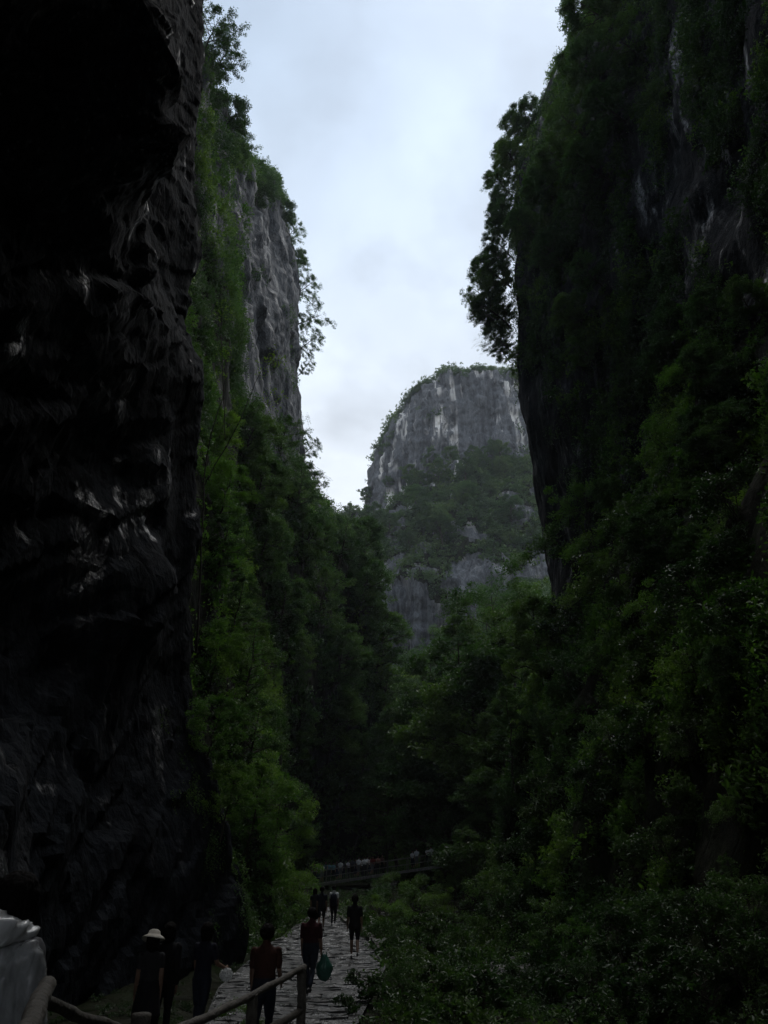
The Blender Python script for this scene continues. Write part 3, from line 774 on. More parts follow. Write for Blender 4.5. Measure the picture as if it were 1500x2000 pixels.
m1 = (sel < 0.5) & (p[:, 1] < 150); m2 = (sel >= 0.5) & (p[:, 1] < 150); m3 = p[:, 1] >= 150
scatter_mass('undergrowth', 'dark undergrowth covering the gorge floor right of the path', 'dark', p[m1], n[m1], scale[m1])
scatter_mass('undergrowth', 'green low plants scattered over the gorge floor', 'mid', p[m2], n[m2], scale[m2])
scatter_mass('far_foliage', 'distant scrub on the rising valley floor below the butte', 'far', p[m3], n[m3], scale[m3])

# creepers on the near wall's foot and edge
PN = SURF['cliff_near_left']
def d_near(p, n):
    y, z = p[:, 1], p[:, 2]
    return sstep(22.5, 25, y) * sstep(29, 28, y) * sstep(7.5, 3.5, z + 1.5 * fbm(p * 0.5, 2)) * sstep(-0.1, 0.15, fbm(p * 0.6 + 9, 3)) * (z > 0)
p, n = sample(PN, -1, d_near, 120)
scatter_mass('wall_creeper', 'small creepers clinging to the foot of the black wall', 'hang', p + n * 0.05, n, rng.uniform(0.2, 0.45, len(p)), 0.85)

# trampled litter and small weeds between the wall foot and the path
def d_foot(p, n):
    x, y = p[:, 0], p[:, 1]
    return ((x < path_l(y) - 0.1) & (x > -7.5) & (y > 9) & (y < 27)) * sstep(-0.05, 0.2, fbm(p * 0.8 + 3, 2))
p, n = sample(PG, 1, d_foot, 260)
scatter_mass('undergrowth', 'small dark weeds at the foot of the black wall', 'dark', p, n, rng.uniform(0.08, 0.2, len(p)))

# ================================================================== trees and bushes, one by one
ORD = ['topmost', 'second', 'third', 'fourth', 'fifth', 'sixth', 'seventh', 'eighth', 'ninth', 'tenth', 'eleventh', 'twelfth', 'thirteenth', 'fourteenth', 'fifteenth',
       'sixteenth', 'seventeenth', 'eighteenth', 'nineteenth', 'twentieth', 'twenty-first', 'twenty-second', 'twenty-third', 'twenty-fourth', 'twenty-fifth', 'twenty-sixth', 'twenty-seventh', 'twenty-eighth', 'twenty-ninth', 'thirtieth', 'thirty-first', 'thirty-second', 'thirty-third']
def nth(i, first='topmost', end='from the top'): return first if i == 0 else ORD[i] + ' ' + end
def px_h(p, hpx):
    d = np.array(p) - CAM; return hpx * (d[1] * CP + d[2] * SP) / 1500.0 * 1.02

# rim of the left cliff, from the top of the picture down
rim_l = [(392, 118, 46, 5.5, 'airy', .2), (410, 150, 49, 4.6, 'airy', .3), (402, 230, 52, 5.0, 'airy2', .2), (426, 275, 57, 4.8, 'dense', .25), (418, 330, 60, 4.2, 'dense', .1), (446, 330, 66, 5.0, 'airy', .2),
         (455, 372, 72, 4.6, 'dense', .1), (480, 372, 78, 4.8, 'airy', .25), (500, 400, 85, 4.5, 'dense', .2), (522, 415, 93, 5.0, 'airy2', .2), (536, 448, 100, 5.2, 'dense', .3), (548, 478, 106, 5.2, 'airy', .5),
         (556, 530, 108, 4.5, 'dense', .6), (563, 585, 108, 5.5, 'airy', .8), (570, 640, 108, 5.5, 'airy2', .7), (574, 690, 108, 5.2, 'airy', .8), (580, 735, 108, 3.2, 'airy2', .9),
         (583, 895, 108, 3.8, 'airy', .7), (590, 965, 108, 3.6, 'airy2', .6), (618, 1012, 108, 3.0, 'airy', .4)]
for i, (px, py, Y, h, k, ti) in enumerate(rim_l):
    plant(k, at(px, py, Y), h * 1.25, 'leafy tree growing from the edge of the grey left cliff, ' + nth(i), 'tree', 'trees along the rim of the left cliff', tilt=(ti, 0))
# edge of the right cliff
rim_r = [(1185, 30, 61, 4.5, 'airy', -.2), (1180, 95, 61, 4.6, 'dense', -.3), (1150, 150, 61, 4.0, 'airy', -.4), (1115, 200, 61, 3.8, 'dense', -.3), (1050, 262, 60, 5.0, 'dense', -.4), (1040, 300, 60, 4.4, 'airy', -.5),
         (1018, 335, 60, 4.6, 'dense', -.5), (1010, 395, 60, 4.6, 'airy', -.6), (1004, 450, 59, 4.0, 'dense', -.5), (1002, 505, 60, 4.2, 'airy', -.6), (996, 560, 60, 5.0, 'dense', -.7),
         (996, 612, 60, 5.6, 'airy', -.8), (996, 640, 60, 5.0, 'dense', -.7), (1002, 690, 60, 3.8, 'airy', -.7), (1165, 60, 62, 3.5, 'dense', -.3), (1080, 235, 61, 4.0, 'airy', -.4), (1030, 270, 60, 4.2, 'dense', -.5), (1110, 330, 55, 5.0, 'dense', -.2), (1090, 430, 55, 4.6, 'airy', -.3)]
for i, (px, py, Y, h, k, ti) in enumerate(rim_r):
    plant(k, at(px, py, Y), h, 'dark tree jutting from the edge of the right cliff, ' + nth(i), 'tree', 'trees along the edge of the right cliff', tilt=(ti, 0))
for i, (px, py, h) in enumerate(((1002, 320, 3.6), (985, 372, 3.6), (990, 425, 3.4), (985, 470, 3.2), (985, 530, 3.6), (975, 580, 3.6), (970, 625, 3.6), (985, 665, 3.2), (995, 705, 2.6))):
    plant('dense', at(px, py, 61), h, 'dense dark shrub filling the gap behind the right cliff trees, ' + nth(i), 'tree', 'shrubs on the right cliff edge', tilt=(-.4, 0))
for (px, py, h, lb) in ((985, 508, 3.4, 'pale leafless twigs above the outermost tree of the right cliff'), (962, 622, 3.0, 'pale leafless twigs at the outermost point of the right cliff trees'), (985, 672, 3.0, 'pale leafless twigs low on the right cliff edge')):
    plant('twigs', at(px, py, 59.5), h, lb, 'shrub', 'bare twigs on the right cliff', tilt=(-1.0, 0), name='bare_shrub')
plant('twigs', at(622, 1000, 107), 4.0, 'bare arching twigs in the sky notch beside the left spur', 'shrub', tilt=(.6, 0), name='bare_shrub')
# top of the far butte
top_f = [(722, 975, 262), (730, 935, 262), (736, 898, 262), (750, 862, 262), (764, 835, 260), (782, 806, 257), (797, 780, 254), (815, 764, 251), (836, 755, 250), (858, 751, 250), (880, 750, 250), (902, 749, 250), (924, 749, 250), (946, 750, 250), (968, 753, 250), (990, 757, 250)]
for i, (px, py, Y) in enumerate(top_f):
    plant(('fartree', 'fartree2')[i % 2], at(px, py, Y) - np.array((0, 0, 3.5)), random.uniform(5.5, 7.5) * (0.62 if i < 7 else 0.95), 'small tree on the skyline of the far butte, ' + nth(i, 'leftmost', 'from the left'), 'tree', 'trees on top of the far butte')
for i, (px, py) in enumerate(((682, 1018), (700, 1000), (716, 985), (760, 960), (800, 945), (840, 925), (880, 905), (920, 905), (965, 905), (700, 1060), (760, 1040), (830, 1010), (900, 990), (960, 980), (740, 1100), (800, 1080))):
    p, n = hit(px, py)
    if p: plant(('fartree', 'fartree2')[i % 2], p, random.uniform(6, 9), 'round tree on the far butte bench, ' + nth(i, 'leftmost', 'in reading order'), 'tree', 'trees on the bench of the far butte')
# wood in the gorge bottom behind the crowd
val = [('open', 1010, 1400, 250, 'tall open tree with bare forked trunk under the right prow'), ('open', 890, 1440, 215, 'slim open tree with bare trunk left of the forked tree'), ('open', 960, 1390, 240, 'dark spreading tree crown in front of the butte foot'),
       ('dense', 1060, 1330, 170, 'round bright-topped tree beside the right prow'), ('tall', 830, 1480, 190, 'narrow tree at the bottom of the valley notch'), ('cone', 795, 1520, 180, 'pale pointed tree at the meeting of both slopes'),
       ('airy', 870, 1560, 190, 'airy tree standing right of the valley notch'), ('tall', 940, 1580, 230, 'dark tall tree above the right end of the footbridge'), ('tall', 1010, 1560, 220, 'dark tree in the shade below the forked tree'),
       ('open', 780, 1640, 230, 'tree with open crown behind the crowd on the right'), ('cone', 690, 1660, 235, 'pointed tree with straight dark trunk behind the crowd'), ('tall', 745, 1650, 180, 'slender dark tree behind the middle of the crowd'),
       ('dense', 860, 1650, 150, 'dense bush-like tree right of the footbridge'), ('cone', 650, 1650, 215, 'straight tree with dark trunk above the left end of the footbridge'), ('airy', 920, 1480, 160, 'soft grey-green tree in the middle of the valley')]
for k, px, py, hp, lb in val:
    p, n = hit(px, py)
    if p: plant(k, p, px_h(p, hp), lb, 'tree', 'trees in the gorge bottom')
vi = 0
for row, (py0, x0, x1, nn_, hp) in enumerate(((1260, 950, 1070, 3, 110), (1340, 860, 1070, 4, 130), (1420, 800, 1060, 5, 140), (1500, 770, 1050, 5, 150), (1580, 760, 1040, 6, 150), (1650, 800, 1010, 5, 130))):
    for i in range(nn_):
        p, n = hit(x0 + (x1 - x0) * (i + 0.5) / nn_ + random.uniform(-15, 15), py0 + random.uniform(-15, 15))
        if p and p.y > 62: plant(random.choice(['dense', 'tall', 'airy', 'dense', 'bright' if row < 5 else 'tall']), p, px_h(p, hp * random.uniform(.8, 1.2)), 'leafy valley tree right of the notch, %s row from above, %s' % ('top' if row == 0 else ORD[row], nth(i, 'leftmost', 'from the left')), 'tree', 'trees in the gorge bottom')
# big trees where the two slopes meet
for key, px, tpy, Y, lb in (('open', 965, 1140, 82, 'tallest dark tree in front of the butte foot'), ('tall', 905, 1195, 86, 'tall tree left of the tallest dark tree'), ('open', 1045, 1150, 78, 'tall tree touching the dark prow of the right cliff'), ('dense', 1005, 1215, 76, 'broad tree below the tallest dark tree'),
        ('tall', 850, 1255, 90, 'tall tree leaning towards the valley notch'), ('dense', 930, 1300, 78, 'round dark crown low in front of the butte'), ('tall', 815, 1330, 92, 'slim tree right in the valley notch'), ('dense', 870, 1380, 84, 'round crown below the valley notch'), ('tall', 775, 1370, 96, 'slim tree at the lower end of the left spur'),
        ('cone', 745, 1430, 90, 'pointed tree above the middle of the crowd'), ('tall', 800, 1450, 88, 'dark tree above the right end of the crowd'), ('dense', 980, 1390, 72, 'dark crown in the hollow below the right prow'), ('dense', 1060, 1300, 70, 'dense crown at the foot of the right prow'), ('tall', 920, 1450, 74, 'upright dark tree in the deepest shade'), ('dense', 850, 1490, 80, 'dense crown just above the footbridge end')):
    c = at(px, tpy, Y); gz = drop(c[0], Y, 28) if c[0] > 6 else float(ground_z(np.array([c[0]]), np.array([float(Y)]))[0])
    plant(key, (c[0], Y, gz), max(6, c[2] - gz), lb, 'tree', 'trees in the gorge bottom')
# more crowns on the butte's bench
bt = []
for i in range(34):
    px = random.uniform(690, 1020); p, n = hit(px, random.uniform(905, 1095))
    if p and p.y > 190 and bench_mask(np.array([p[:]]))[0] > 0.3: bt.append((px, p))
for i, (px, p) in enumerate(sorted(bt, key=lambda q: q[0])):
    plant(random.choice(['fartree', 'fartree2', 'dense']), p, random.uniform(7, 13), 'larger tree crown rising from the butte bench, ' + nth(i, 'leftmost', 'from the left'), 'tree', 'larger trees on the butte bench')
# trees standing on the upper right cliff
for i, (px, py, Y, h, k) in enumerate(((1200, 60, 58, 6, 'dense'), (1260, 120, 52, 5, 'airy'), (1180, 170, 57, 5, 'dense'), (1230, 240, 52, 4.5, 'dense'), (1150, 270, 57, 5, 'airy'), (1120, 340, 58, 4.5, 'dense'), (1190, 350, 53, 4.5, 'dense'), (1090, 400, 58, 4.5, 'dense'), (1160, 440, 53, 4, 'airy'), (1060, 470, 58, 4.5, 'dense'), (1110, 520, 54, 4, 'dense'), (1180, 560, 50, 3.6, 'airy'), (1150, 640, 50, 3.6, 'dense'), (1170, 720, 48, 3.4, 'airy'))):
    p, n = hit(px, py)
    if p: plant(k, p, h, 'leafy tree rooted on the upper face of the right cliff, ' + nth(i), 'tree', 'trees on the right cliff face', tilt=(-.6, 0))
# left slope
lsl = [('bright', 415, 905, 110), ('dense', 470, 900, 110), ('airy', 545, 900, 90), ('bright', 425, 1010, 120), ('dense', 495, 1010, 115), ('airy', 570, 1010, 110), ('airy', 420, 1120, 120), ('dense', 500, 1125, 115), ('dense', 590, 1110, 105),
       ('airy', 660, 1105, 95), ('dense', 710, 1100, 85), ('tall', 450, 1240, 130), ('dense', 540, 1235, 110), ('airy', 620, 1225, 110), ('dense', 700, 1205, 110), ('bright', 405, 1330, 120), ('cone', 475, 1400, 190), ('tall', 570, 1370, 120), ('dense', 650, 1340, 110), ('dense', 735, 1310, 110),
       ('bright', 400, 1480, 130), ('airy', 470, 1520, 150), ('tall', 560, 1510, 130), ('dense', 640, 1480, 120), ('airy', 735, 1440, 120)]
rows = {}
for k, px, py, hp in lsl: rows.setdefault(min((900, 1010, 1115, 1225, 1360, 1490), key=lambda r: abs(r - py)), []).append((k, px, py, hp))
RN = ['highest', 'second', 'third', 'fourth', 'fifth', 'lowest']
for ri, r in enumerate(sorted(rows)):
    for i, (k, px, py, hp) in enumerate(sorted(rows[r], key=lambda q: q[1])):
        p, n = hit(px, py)
        if p: plant(k, p - Vector((0, 0, 0.5)), px_h(p, hp * 1.2), '%s tree in the %s row on the left slope, %s' % ({'bright': 'yellow-green', 'dense': 'dense', 'airy': 'airy', 'tall': 'tall', 'cone': 'pointed'}[k], RN[ri], nth(i, 'leftmost', 'from the left')),
                        'tree', 'trees on the left slope', tilt=(.15, 0))
# bushes along the left of the path
lbs = [('bright', 470, 1690, 200, 'tall yellow-green bush where the black wall meets the path'), ('bright', 515, 1720, 190, 'feathery green bush arching over the path'), ('airy', 525, 1690, 170, 'soft bamboo-like bush behind the feathery one'), ('bushb', 500, 1780, 120, 'leafy bush at the wall foot above the walkers'),
       ('bushb', 560, 1790, 110, 'leafy bush left of the maroon shirt'), ('dense', 560, 1700, 100, 'round bush next to the left end of the crowd'), ('bushb', 575, 1765, 75, 'low bush beside the walking group'), ('bright', 430, 1640, 150, 'bright leafy shrub on the edge of the black wall')]
for k, px, py, hp, lb in lbs:
    p, n = hit(px, py)
    if p: plant(k, p, px_h(p, hp), lb, 'bush', 'bushes along the left of the path', tilt=(.2, 0))
# the right slope
idx = {}
for row, (py0, x0, x1, nn_, hp) in enumerate(((640, 1330, 1490, 3, 110), (760, 1290, 1490, 4, 110), (880, 1300, 1490, 3, 110), (1000, 1110, 1490, 5, 110), (1110, 1090, 1490, 6, 110), (1220, 1110, 1490, 5, 115), (1340, 1080, 1490, 5, 115), (1470, 1060, 1490, 5, 110), (1600, 960, 1490, 6, 105), (1720, 900, 1490, 6, 95))):
    for i in range(nn_):
        px = x0 + (x1 - x0) * (i + 0.5) / nn_ + random.uniform(-18, 18); py = py0 + random.uniform(-22, 22)
        p, n = hit(px, py)
        if not p: continue
        k = random.choice(['bush', 'dense', 'darkbush', 'bushb', 'dense'] if row < 7 else ['darkbush', 'bush', 'darkbush', 'tall'])
        plant(k, p - Vector((0, 0, 0.15)), px_h(p, hp * random.uniform(0.75, 1.25)), '%s bush, right slope, %s row from above, %s' % ({'bush': 'green', 'dense': 'round', 'darkbush': 'dark glossy', 'bushb': 'pale green', 'tall': 'upright'}[k], ('top' if row == 0 else ORD[row]), nth(i, 'leftmost', 'from the left')),
              'bush', 'bushes on the right slope', tilt=(-.35, 0))
# plants between path and stream, close to the viewer
low = [(745, 1800, 'bush', 70), (770, 1830, 'bushb', 80), (820, 1775, 'bush', 65), (890, 1745, 'dense', 90), (930, 1760, 'darkbush', 110), (980, 1800, 'bush', 110), (760, 1765, 'bush', 60), (800, 1810, 'bush', 80), (860, 1800, 'bushb', 65), (760, 1870, 'bush', 75), (830, 1880, 'darkbush', 90), (900, 1860, 'bush', 80), (1010, 1830, 'darkbush', 85), (1080, 1850, 'bush', 90), (1130, 1880, 'bushb', 85), (720, 1965, 'weed', 70), (790, 1960, 'bush', 80), (860, 1980, 'weed', 95),
       (940, 1990, 'weed', 100), (1010, 1960, 'darkbush', 70), (1090, 1985, 'weed', 110), (1170, 1960, 'bush', 90), (1240, 1990, 'weed', 120), (1310, 1950, 'darkbush', 110), (1390, 1985, 'weed', 130), (1460, 1950, 'darkbush', 130), (1220, 1880, 'darkbush', 100), (1300, 1850, 'bush', 110), (1390, 1860, 'darkbush', 120), (1470, 1840, 'bush', 130), (680, 1990, 'weed', 50)]
for i, (px, py, k, hp) in enumerate(low):
    p, n = hit(px, py)
    if p: plant(k, p, px_h(p, hp), '%s between path and right slope, %s' % ({'bush': 'leafy green bush', 'dense': 'round dense bush', 'bushb': 'pale leafy bush', 'darkbush': 'dark glossy bush', 'weed': 'broad-leaved weed'}[k], nth(i, 'leftmost of the far row', 'counting the far row first')), 'plant', 'plants between path and right slope')
p, n = hit(465, 1935)
c = at(466, 1935, 14.5)
plant('bushb', (c[0], c[1], ground_z(np.array([c[0]]), np.array([c[1]]))[0]), 0.75, 'small yellow-green bush behind the log handrail', 'bush')

# thin sapling with long bare stems hanging on the end of the black wall
root = empty('thin_sapling', at(384, 1275, 27.0))
tag(root, 'thin bare-stemmed sapling in front of the end of the black wall', 'sapling')
inv = Vector(root.location)
def stem(pts, r0, r1, Y=27.0):
    P_ = np.array([at(a, b, Y + 0.1 * i) for i, (a, b) in enumerate(pts)]) - np.array(inv)
    P_ = cr_interp(P_[:, None, :], 24)[:, 0]
    return (P_ + np.random.default_rng(len(pts)).normal(0, 0.015, P_.shape), np.linspace(r0, r1, 24))
st_ = [stem([(384, 1275), (390, 1150), (397, 1000), (402, 905), (418, 830), (436, 770), (440, 700)], 0.045, 0.012), stem([(398, 950), (425, 900), (470, 820), (505, 735), (540, 690)], 0.028, 0.008), stem([(384, 1275), (398, 1200), (420, 1185), (442, 1200)], 0.02, 0.006),
       stem([(440, 860), (436, 760), (432, 640), (436, 600)], 0.02, 0.008), stem([(470, 820), (520, 790), (545, 775)], 0.012, 0.005)]
obj('stems', mesh_np('sapling_stems', *tubes(st_), [M_BARK]), root)
cc = np.array([at(a, b, 27.3) for a, b in ((540, 690), (525, 705), (512, 725), (550, 705), (545, 775), (530, 785), (436, 600), (428, 615), (445, 610), (440, 690), (420, 1185), (442, 1200), (415, 1250), (430, 1240), (430, 735))]) - np.array(inv)
g_ = np.random.default_rng(5); C_ = np.repeat(cc, 38, 0); C_ = C_ + g_.normal(size=C_.shape) * 0.22
obj('leaves', mesh_np('sapling_leaves', *leaf_quads(C_, g_.normal(size=C_.shape) * .6 + [0, 0, .9], 0.11, 0.5, g_), [M_LEAFB], smooth=False), root)

# arching grass clump with pale seed heads beside the path
c = at(690, 1790, 41.0)
root = empty('arching_grass', (c[0], c[1], drop(c[0], c[1])))
tag(root, 'arching grass clump with pale seed heads beside the path', 'grass clump')
paths, tips = [], []
for k in range(70):
    a = random.uniform(0, 6.28); ln = random.uniform(0.8, 1.5); s_ = np.linspace(0, 1, 6)
    pp = np.stack([math.cos(a) * ln * 0.75 * s_ ** 1.2, math.sin(a) * ln * 0.75 * s_ ** 1.2, 1.5 * ln * s_ - 1.05 * ln * s_ ** 2.4], 1); paths.append((pp, np.linspace(0.014, 0.003, 6))); tips.append(pp[-1])
obj('blades', mesh_np('grass_blades', *tubes(paths, 3), [M_LEAF]), root)
tv = np.array(tips); obj('seed_heads', mesh_np('seed_heads', *leaf_quads(np.repeat(tv[::2], 3, 0) + rng.normal(0, .03, (105, 3)), rng.normal(size=(105, 3)), 0.10, 0.5), [plain_mat('seed_head', (0.5, 0.5, 0.4), 0.6)], smooth=False), root)

# ================================================================== path
def slab_mesh(k):
    g = np.random.default_rng(500 + k)
    n_ = 4; u = np.linspace(-0.5, 0.5, n_); X_, Y_ = np.meshgrid(u, u, indexing='ij')
    Z_ = g.normal(0, 0.016, X_.shape); edge = (np.abs(X_) > 0.49) | (np.abs(Y_) > 0.49); Z_[edge] -= 0.004
    X_ = X_ + np.where(edge, g.normal(0, 0.018, X_.shape), 0) * 0.6; Y_ = Y_ + np.where(edge, g.normal(0, 0.03, X_.shape), 0) * 0.6
    top = np.stack([X_, Y_, Z_], -1).reshape(-1, 3); F = [grid_faces(n_, n_)]
    i = np.arange(n_ * n_).reshape(n_, n_); loop = list(i[:, 0]) + list(i[-1, 1:]) + list(i[-2::-1, -1]) + list(i[0, -2:0:-1])
    bot = top[loop] * [1, 1, 0] + [0, 0, -0.12]; b0 = n_ * n_; m_ = len(loop)
    F.append(np.array([[loop[q], b0 + q, b0 + (q + 1) % m_, loop[(q + 1) % m_]] for q in range(m_)]))
    return np.concatenate([top, bot]), F
SLAB = [slab_mesh(k) for k in range(8)]
SLABM = [mesh_np('paving_slab', v, f, [M_PATH], smooth=False) for v, f in SLAB]
ysl = np.arange(8.6, 62, 0.5)
Vb = np.concatenate([np.stack([path_l(ysl) - 0.1, ysl, np.full_like(ysl, -0.022)], 1)[:, None], np.stack([path_r(ysl) + 0.1, ysl, np.full_like(ysl, -0.022)], 1)[:, None]], 1)
path = obj('footpath', mesh_np('footpath', Vb.reshape(-1, 3), grid_faces(len(ysl), 2), [M_PATH])); tag(path, 'wet stone footpath leading to the footbridge', kind='structure')
y = 9.0; slabs = []
while y < 61:
    dpt = random.uniform(0.22, 0.38); x0, x1 = path_l(y) + random.uniform(-.1, .15), path_r(y) + random.uniform(-.15, .1)
    x = x0 
    while x < x1 - 0.15:
        wd = min(random.uniform(0.42, 0.95), x1 - x)
        slabs.append((x + wd / 2, y + dpt / 2, random.uniform(-0.005, 0.005), wd - 0.008, dpt - 0.007, random.uniform(-.012, .012))); x += wd
    y += dpt
def vis(s): return s[1] > 10.3 and s[0] > -3.6 - 0.02 * s[1]
near = [s for s in slabs if vis(s)]; near.sort(key=lambda s: s[1]); near_set = set(near[:300])
Vr, Fr, o_ = [], [], 0
for i, s in enumerate(slabs):
    if s in near_set:
        q = obj('paving_slab', SLABM[i % 8], path); q.location = s[:3]; q.scale = (s[3], s[4], 1); q.rotation_euler = (random.uniform(-.006, .006), random.uniform(-.006, .006), s[5])
    else:
        v, f = SLAB[i % 8]; Vr.append(v * [s[3], s[4], 1] + np.array(s[:3])); Fr += [ff + o_ for ff in f]; o_ += len(v)
q = obj('far_paving', mesh_np('far_paving', np.concatenate(Vr), Fr, [M_PATH], smooth=False), path); q['kind'] = 'stuff'
for k in range(5):        # steps up to where the viewer stands
    q = obj('stone_step', mesh_np('stone_step', *tubes([(np.array([(-5.6, 8.7 - k * 1.0, 0.03 + 0.15 * k), (1.0, 8.7 - k * 1.0, 0.03 + 0.15 * k)]), np.array([.12, .12]))], 4), [M_PATH], smooth=False), path)
for k in range(24):       # kerb stones on the right edge
    yy = 27.0 + k * 0.95; v, f = SLAB[k % 8]
    if yy > 50: break
    a_ = math.atan2(path_r(yy + 1) - path_r(yy), 1)
    q = obj('kerb_stone', mesh_np('kerb_stone', v * [0.34, 0.92, 1.9], f, [M_STONE], smooth=False), path); q.location = (path_r(yy) + 0.22, yy, 0.13); q.rotation_euler = (0, 0, -a_)
# boulders in the stream bed
for i, (px, py, s_) in enumerate(((960, 1893, 0.5), (985, 1905, 0.65), (940, 1905, 0.35), (1000, 1880, 0.4), (1030, 1900, 0.5), (905, 1915, 0.3), (970, 1925, 0.3), (760, 1790, .6), (775, 1775, .5))):
    p, n = hit(px, py); bm = bmesh.new(); bmesh.ops.create_icosphere(bm, subdivisions=3, radius=1)
    V_ = np.array([v.co[:] for v in bm.verts]); d_ = 1 + 0.35 * fbm(V_ * 1.2 + i * 7, 3)
    for v, k_, in zip(bm.verts, d_): v.co = v.co * float(k_); v.co.z *= 0.6
    me = bpy.data.meshes.new('boulder'); bm.to_mesh(me); bm.free(); me.materials.append(M_STONE)
    q = obj('boulder', me); q.location = p; q.scale = (s_ * 1.3, s_, s_); q.rotation_euler = (0, 0, i * 1.3)
    tag(q, 'grey wet boulder in the stream bed right of the path, ' + nth(i, 'largest lit one', 'of the cluster') if i < 7 else 'grey boulder below the footbridge, ' + ('upper one' if i == 8 else 'lower one'), 'boulder', 'boulders in the stream bed')

# ================================================================== log handrail
def log_mesh(p0, p1, r, seed, sag=0.0, n_=40):
    g = np.random.default_rng(seed); t = np.linspace(0, 1, n_)[:, None]
    p0, p1 = np.array(p0, float), np.array(p1, float)
    P_ = p0 + (p1 - p0) * t + np.array((0, 0, 1)) * (sag * (4 * t * (t - 1))) + 0.03 * np.stack([pnoise(np.stack([t[:, 0] * 4 + seed, 0 * t[:, 0] + .3, 0 * t[:, 0] + .7], 1)), 0 * t[:, 0], pnoise(np.stack([t[:, 0] * 4 + seed, 0 * t[:, 0] + 5.3, 0 * t[:, 0] + .7], 1))], 1)
    rr = r * (1 + 0.10 * pnoise(np.stack([t[:, 0] * 14 + seed * 3, 0 * t[:, 0] + .2, 0 * t[:, 0]], 1)))
    for q in range(4): rr = rr + r * 0.16 * np.exp(-((t[:, 0] - g.uniform(0.05, 0.95)) / 0.012) ** 2)
    P_ = np.concatenate([P_[:1], P_, P_[-1:]]); rr = np.concatenate([[0.002], rr, [0.002]])
    P_[0] -= (p1 - p0) / np.linalg.norm(p1 - p0) * 0.012; P_[-1] += (p1 - p0) / np.linalg.norm(p1 - p0) * 0.012
    v, f = tubes([(P_, rr)], 14); v = v + 0.006 * fbm(v * 14 + seed, 3)[:, None]
    return mesh_np('log', v, f, [M_LOG])
root = empty('log_handrail', (-1.34, 3.6, 0.75)); tag(root, 'weathered round-log handrail between the viewer and the walkers', 'handrail')
O = np.array((-1.34, 3.6, 0.75))
rails = [((-0.56, 1.2, 1.96), (-1.36, 3.58, 1.935), 0.034), ((-1.38, 3.62, 1.88), (-2.02, 8.9, 0.80), 0.026), ((-2.06, 8.8, 0.93), (-1.18, 13.15, 1.05), 0.042), ((-0.56, 1.2, 1.45), (-1.36, 3.58, 1.43), 0.040), ((-1.36, 3.6, 1.45), (-2.02, 8.9, 0.5), 0.045), ((-2.04, 8.9, 0.5), (-1.22, 12.9, 0.52), 0.048)]
for i, (a, b, r_) in enumerate(rails): obj('rail', log_mesh(np.array(a) - O, np.array(b) - O, r_, 20 + i, 0.02), root)
for i, (x, yy, z0, z1) in enumerate(((-1.09, 2.75, 0.5, 1.90), (-1.7, 6.3, 0.0, 1.46), (-2.06, 8.9, -0.2, 0.95), (-1.62, 11.0, -0.2, 0.98), (-1.2, 13.0, -0.2, 1.06))):
    obj('post', log_mesh(np.array((x, yy, z0)) - O, np.array((x + 0.01, yy, z1)) - O, 0.065, 40 + i), root)

# ================================================================== footbridge at the far end
def box(name, x0, x1, y0, y1, z0, z1, mat, parent, slope=0.0, org=(0, 0, 0)):
    zz = lambda x: slope * (x - x0)
    v = np.array([(x, y_, z + zz(x)) for x in (x0, x1) for y_ in (y0, y1) for z in (z0, z1)]) - np.array(org)
    f = np.array([(0, 1, 3, 2), (4, 6, 7, 5), (0, 4, 5, 1), (2, 3, 7, 6), (0, 2, 6, 4), (1, 5, 7, 3)])
    return obj(name, mesh_np(name, v, f, [mat], smooth=False), parent)
DS = 0.135
def deck_z(x): return 0.85 + DS * (x + 9.0)
O2 = np.array((-1.5, 78.5, 0.0))
fb = empty('footbridge', O2); tag(fb, 'raised footbridge with thin railings crowded with visitors', 'footbridge')
for k in range(15):
    x0 = -9.0 + k * 1.0
    box('deck_slab', x0, x0 + 0.985, 76.2, 81.8, deck_z(x0) - 0.22, deck_z(x0), M_DECK, fb, DS, O2)
for k in range(9):
    x0 = -8.9 + k * 1.84
    for yy in (76.3, 81.7):
        box('railing_post', x0, x0 + 0.09, yy, yy + 0.09, deck_z(x0) + 0.005, deck_z(x0) + 1.08, M_STONE, fb, 0, O2)
for yy in (76.32, 81.72):
    for zz in (0.45, 0.98): box('railing_bar', -8.95, 5.95, yy + 0.01, yy + 0.06, deck_z(-8.95) + zz, deck_z(-8.95) + zz + 0.06, M_DECK, fb, DS, O2)
# masonry abutment under the deck
O3 = np.array((-0.6, 74.5, 0)); ab = empty('masonry_wall', O3); tag(ab, 'rough stone wall below the right part of the footbridge', 'wall')
box('core', -1.2, 1.0, 74.8, 76.1, -2.0, 1.4, M_SOIL, ab, 0, O3)
for r_ in range(9):
    x = -1.25
    while x < 1.0:
        wd = random.uniform(0.28, 0.6); v, f = SLAB[random.randrange(8)]
        q = obj('stone', mesh_np('stone', np.stack([v[:, 0] * wd * .95, -v[:, 2] * 1.6 * -1, v[:, 1] * 0.34], 1) * [1, -1, 1], f, [M_STONE], smooth=False), ab); q.location = np.array((x + wd / 2, 74.72 + random.uniform(-.05, .05), -1.7 + r_ * 0.36)) - O3; x += wd

